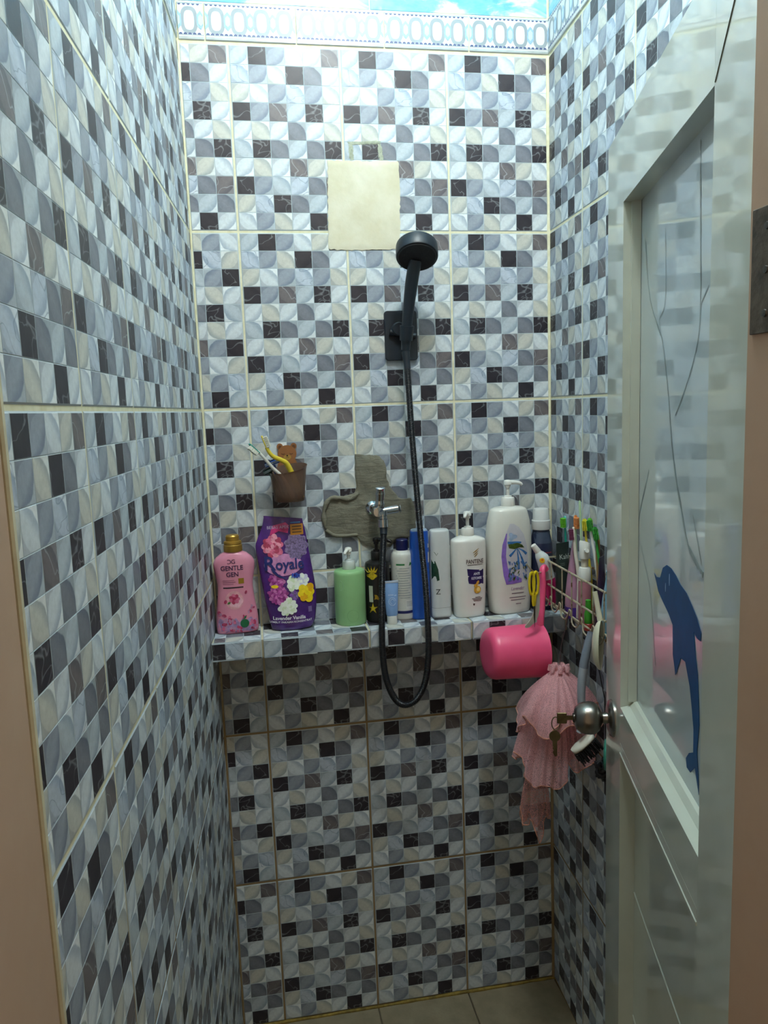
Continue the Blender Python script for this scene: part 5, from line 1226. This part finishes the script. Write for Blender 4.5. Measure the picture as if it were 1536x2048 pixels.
# grey handled scrubbing brush
gb0 = Vector((-.1000, -.4500, 1.1500))
gbr = empty('scrub_brush', gb0, 0, 'grey handled scrub brush with black bristles hanging behind the door knob', 'brush')
mb = MB(); hc_ = cr([(.003, 0, .006), (-.004, 0, -.020), (-.0130, -.001, -.060), (-.0185, -.002, -.100), (-.0190, -.002, -.140), (-.0170, -.002, -.180), (-.0240, -.002, -.205)], 6)
n_ = len(hc_); mb.tube(hc_, [.0075+.0035*math.sin(math.pi*min(1, i/n_*1.15)) for i in range(n_)], 16, flat=(1.0, .75, (0, 1, 0))); obj('handle', mb, pl('mid_grey_plastic', '#9aa0a8', .38, var=.04), gbr, smooth=60)
mb = MB(); mb.tube(hc_[:14], [.0082+.0032*math.sin(math.pi*min(1, i/n_*1.15)) for i in range(14)], 16, flat=(1.0, .78, (0, 1, 0))); obj('grip', mb, pl('blue_grey_rubber', '#737a86', .55), gbr, smooth=60)
Mh = Matrix.Translation((-.0160, -.002, -.2300)) @ Matrix.Rotation(math.radians(38), 4, 'Y')
mb = MB(); lp = []
for t, wv in ((-1, .35), (-.85, .75), (-.4, 1), (.4, 1), (.85, .8), (1, .35)): lp.append([(.016*wv*math.cos(a)*0+.0, .015*wv*math.cos(a), .0065*math.sin(a)) for a in (2*math.pi*i/14 for i in range(14))])
lp = [[(.028*t, p[1], p[2]) for p in l] for l, t in zip(lp, (-1, -.85, -.4, .4, .85, 1))]
mb.loft(lp, M=Mh @ Matrix.Rotation(math.radians(-75), 4, 'Y')); obj('brush_block', mb, pl('dirty_white_plastic', '#c3beb0', .4, var=.06), gbr, smooth=50)
mb = MB(); Mb = Mh @ Matrix.Rotation(math.radians(-75), 4, 'Y')
rnd = random.Random(9)
for i in range(12):
    for j_ in range(6):
        x_, y_ = -.025+.0045*i, -.012+.0048*j_
        mb.tube([(x_, y_, -.004), (x_*1.1+rnd.uniform(-.002, .002), y_*1.15+rnd.uniform(-.002, .002), -.032+rnd.uniform(-.003, .003))], [.0020, .0016], 5, M=Mb)
obj('bristles', mb, pl('black_bristle', '#17171a', .7), gbr)

# cream scoop, half hidden by the door
sc1 = Vector((-.0960, -.4850, 1.1420))
scp = empty('plastic_scoop', sc1, math.radians(52), 'cream plastic scoop hanging beside the edge of the open door', 'scoop')
mb = MB(); out_, inn = [], []
for j_ in range(9):
    t = j_/8*math.pi/2
    out_.append([(.024*math.cos(a)*math.sin(t), .018*math.cos(t)-.004, .052*math.sin(a)*math.sin(t)-.002) for a in (2*math.pi*i/28 for i in range(28))])
    inn.append([(.0222*math.cos(a)*math.sin(t), .0160*math.cos(t)-.004, .050*math.sin(a)*math.sin(t)-.002) for a in (2*math.pi*i/28 for i in range(28))])
mb.loft(out_+inn[::-1], cap0=True, cap1=True); obj('bowl', mb, pl('cream_scoop_plastic', '#d2cfb6', .35, var=.04), scp, smooth=70)
mb = MB(); mb.tube([(0, -.002, .048), (.004, .004, .075), (.006, .010, .105)], [.006, .0052, .0048], 10, flat=(1, .6, (0, 1, 0))); obj('handle', mb, pl('cream_scoop_plastic', '#d2cfb6'), scp, smooth=60)

# black scrub puff and teal disc, low by the door edge
bp0 = Vector((-.0525, -.4320, .885))
bpf = empty('scrub_puff', bp0, 0, 'black nylon scrub puff low on the right wall beside the puff', 'scrubber')
mb = MB(); rnd = random.Random(12)
for i in range(60):
    d_ = Vector((rnd.gauss(0, 1), rnd.gauss(0, 1), rnd.gauss(0, 1))).normalized(); s_ = d_.orthogonal().normalized(); r_ = rnd.uniform(.022, .028)
    mb.tube([Vector((0, 0, -.04))+d_*.006, Vector((0, 0, -.04))+d_*r_*.7+s_*.008, Vector((0, 0, -.04))+d_*r_, Vector((0, 0, -.04))+d_*r_*.75-s_*.010], [.003, .0045, .005, .002], 5)
obj('nylon_loops', mb, pl('black_nylon', '#1a1a1d', .5, var=.3), bpf, smooth=80)
mb = MB(); mb.tube([(0, 0, -.02), (-.006, 0, .12), (wx(-.432, FD)-bp0.x, 0, ZB-bp0.z-.004)], .0011, 6); obj('cord', mb, blk, bpf)
td0 = Vector((-.0720, -.4850, .905))
tds = empty('bath_scrubber', td0, math.radians(60), 'round teal plastic scrubber hanging beside the door stile', 'scrubber')
Rm = Matrix.Rotation(math.pi/2, 4, 'X')
mb = MB(); mb.lathe([(.0005, .004), (.020, .004), (.030, .0025), (.0335, -.001), (.0335, -.006), (.030, -.009), (.0005, -.009)], 36, M=Rm); obj('disc', mb, pl('teal_scrubber', '#3f8f78', .35, var=.15, scale=90), tds, smooth=35)
mb = MB(); mb.sphere((0, -.006, 0), .0075, 14, 8); obj('knob', mb, pl('pale_teal', '#7fbfa4', .35), tds)
mb = MB()
for r_ in (.014, .022, .029): mb.tube([(r_*math.cos(t), .009, r_*math.sin(t)) for t in (2*math.pi*i/24 for i in range(24))], .002, 5, closed=True)
obj('bristle_rings', mb, pl('teal_bristle', '#2f6f5f', .6), tds)
mb = MB(); mb.tube([(0, 0, .033), (.003, .002, .12), (.006, .004, .245)], .0011, 6); obj('cord', mb, wht, tds)
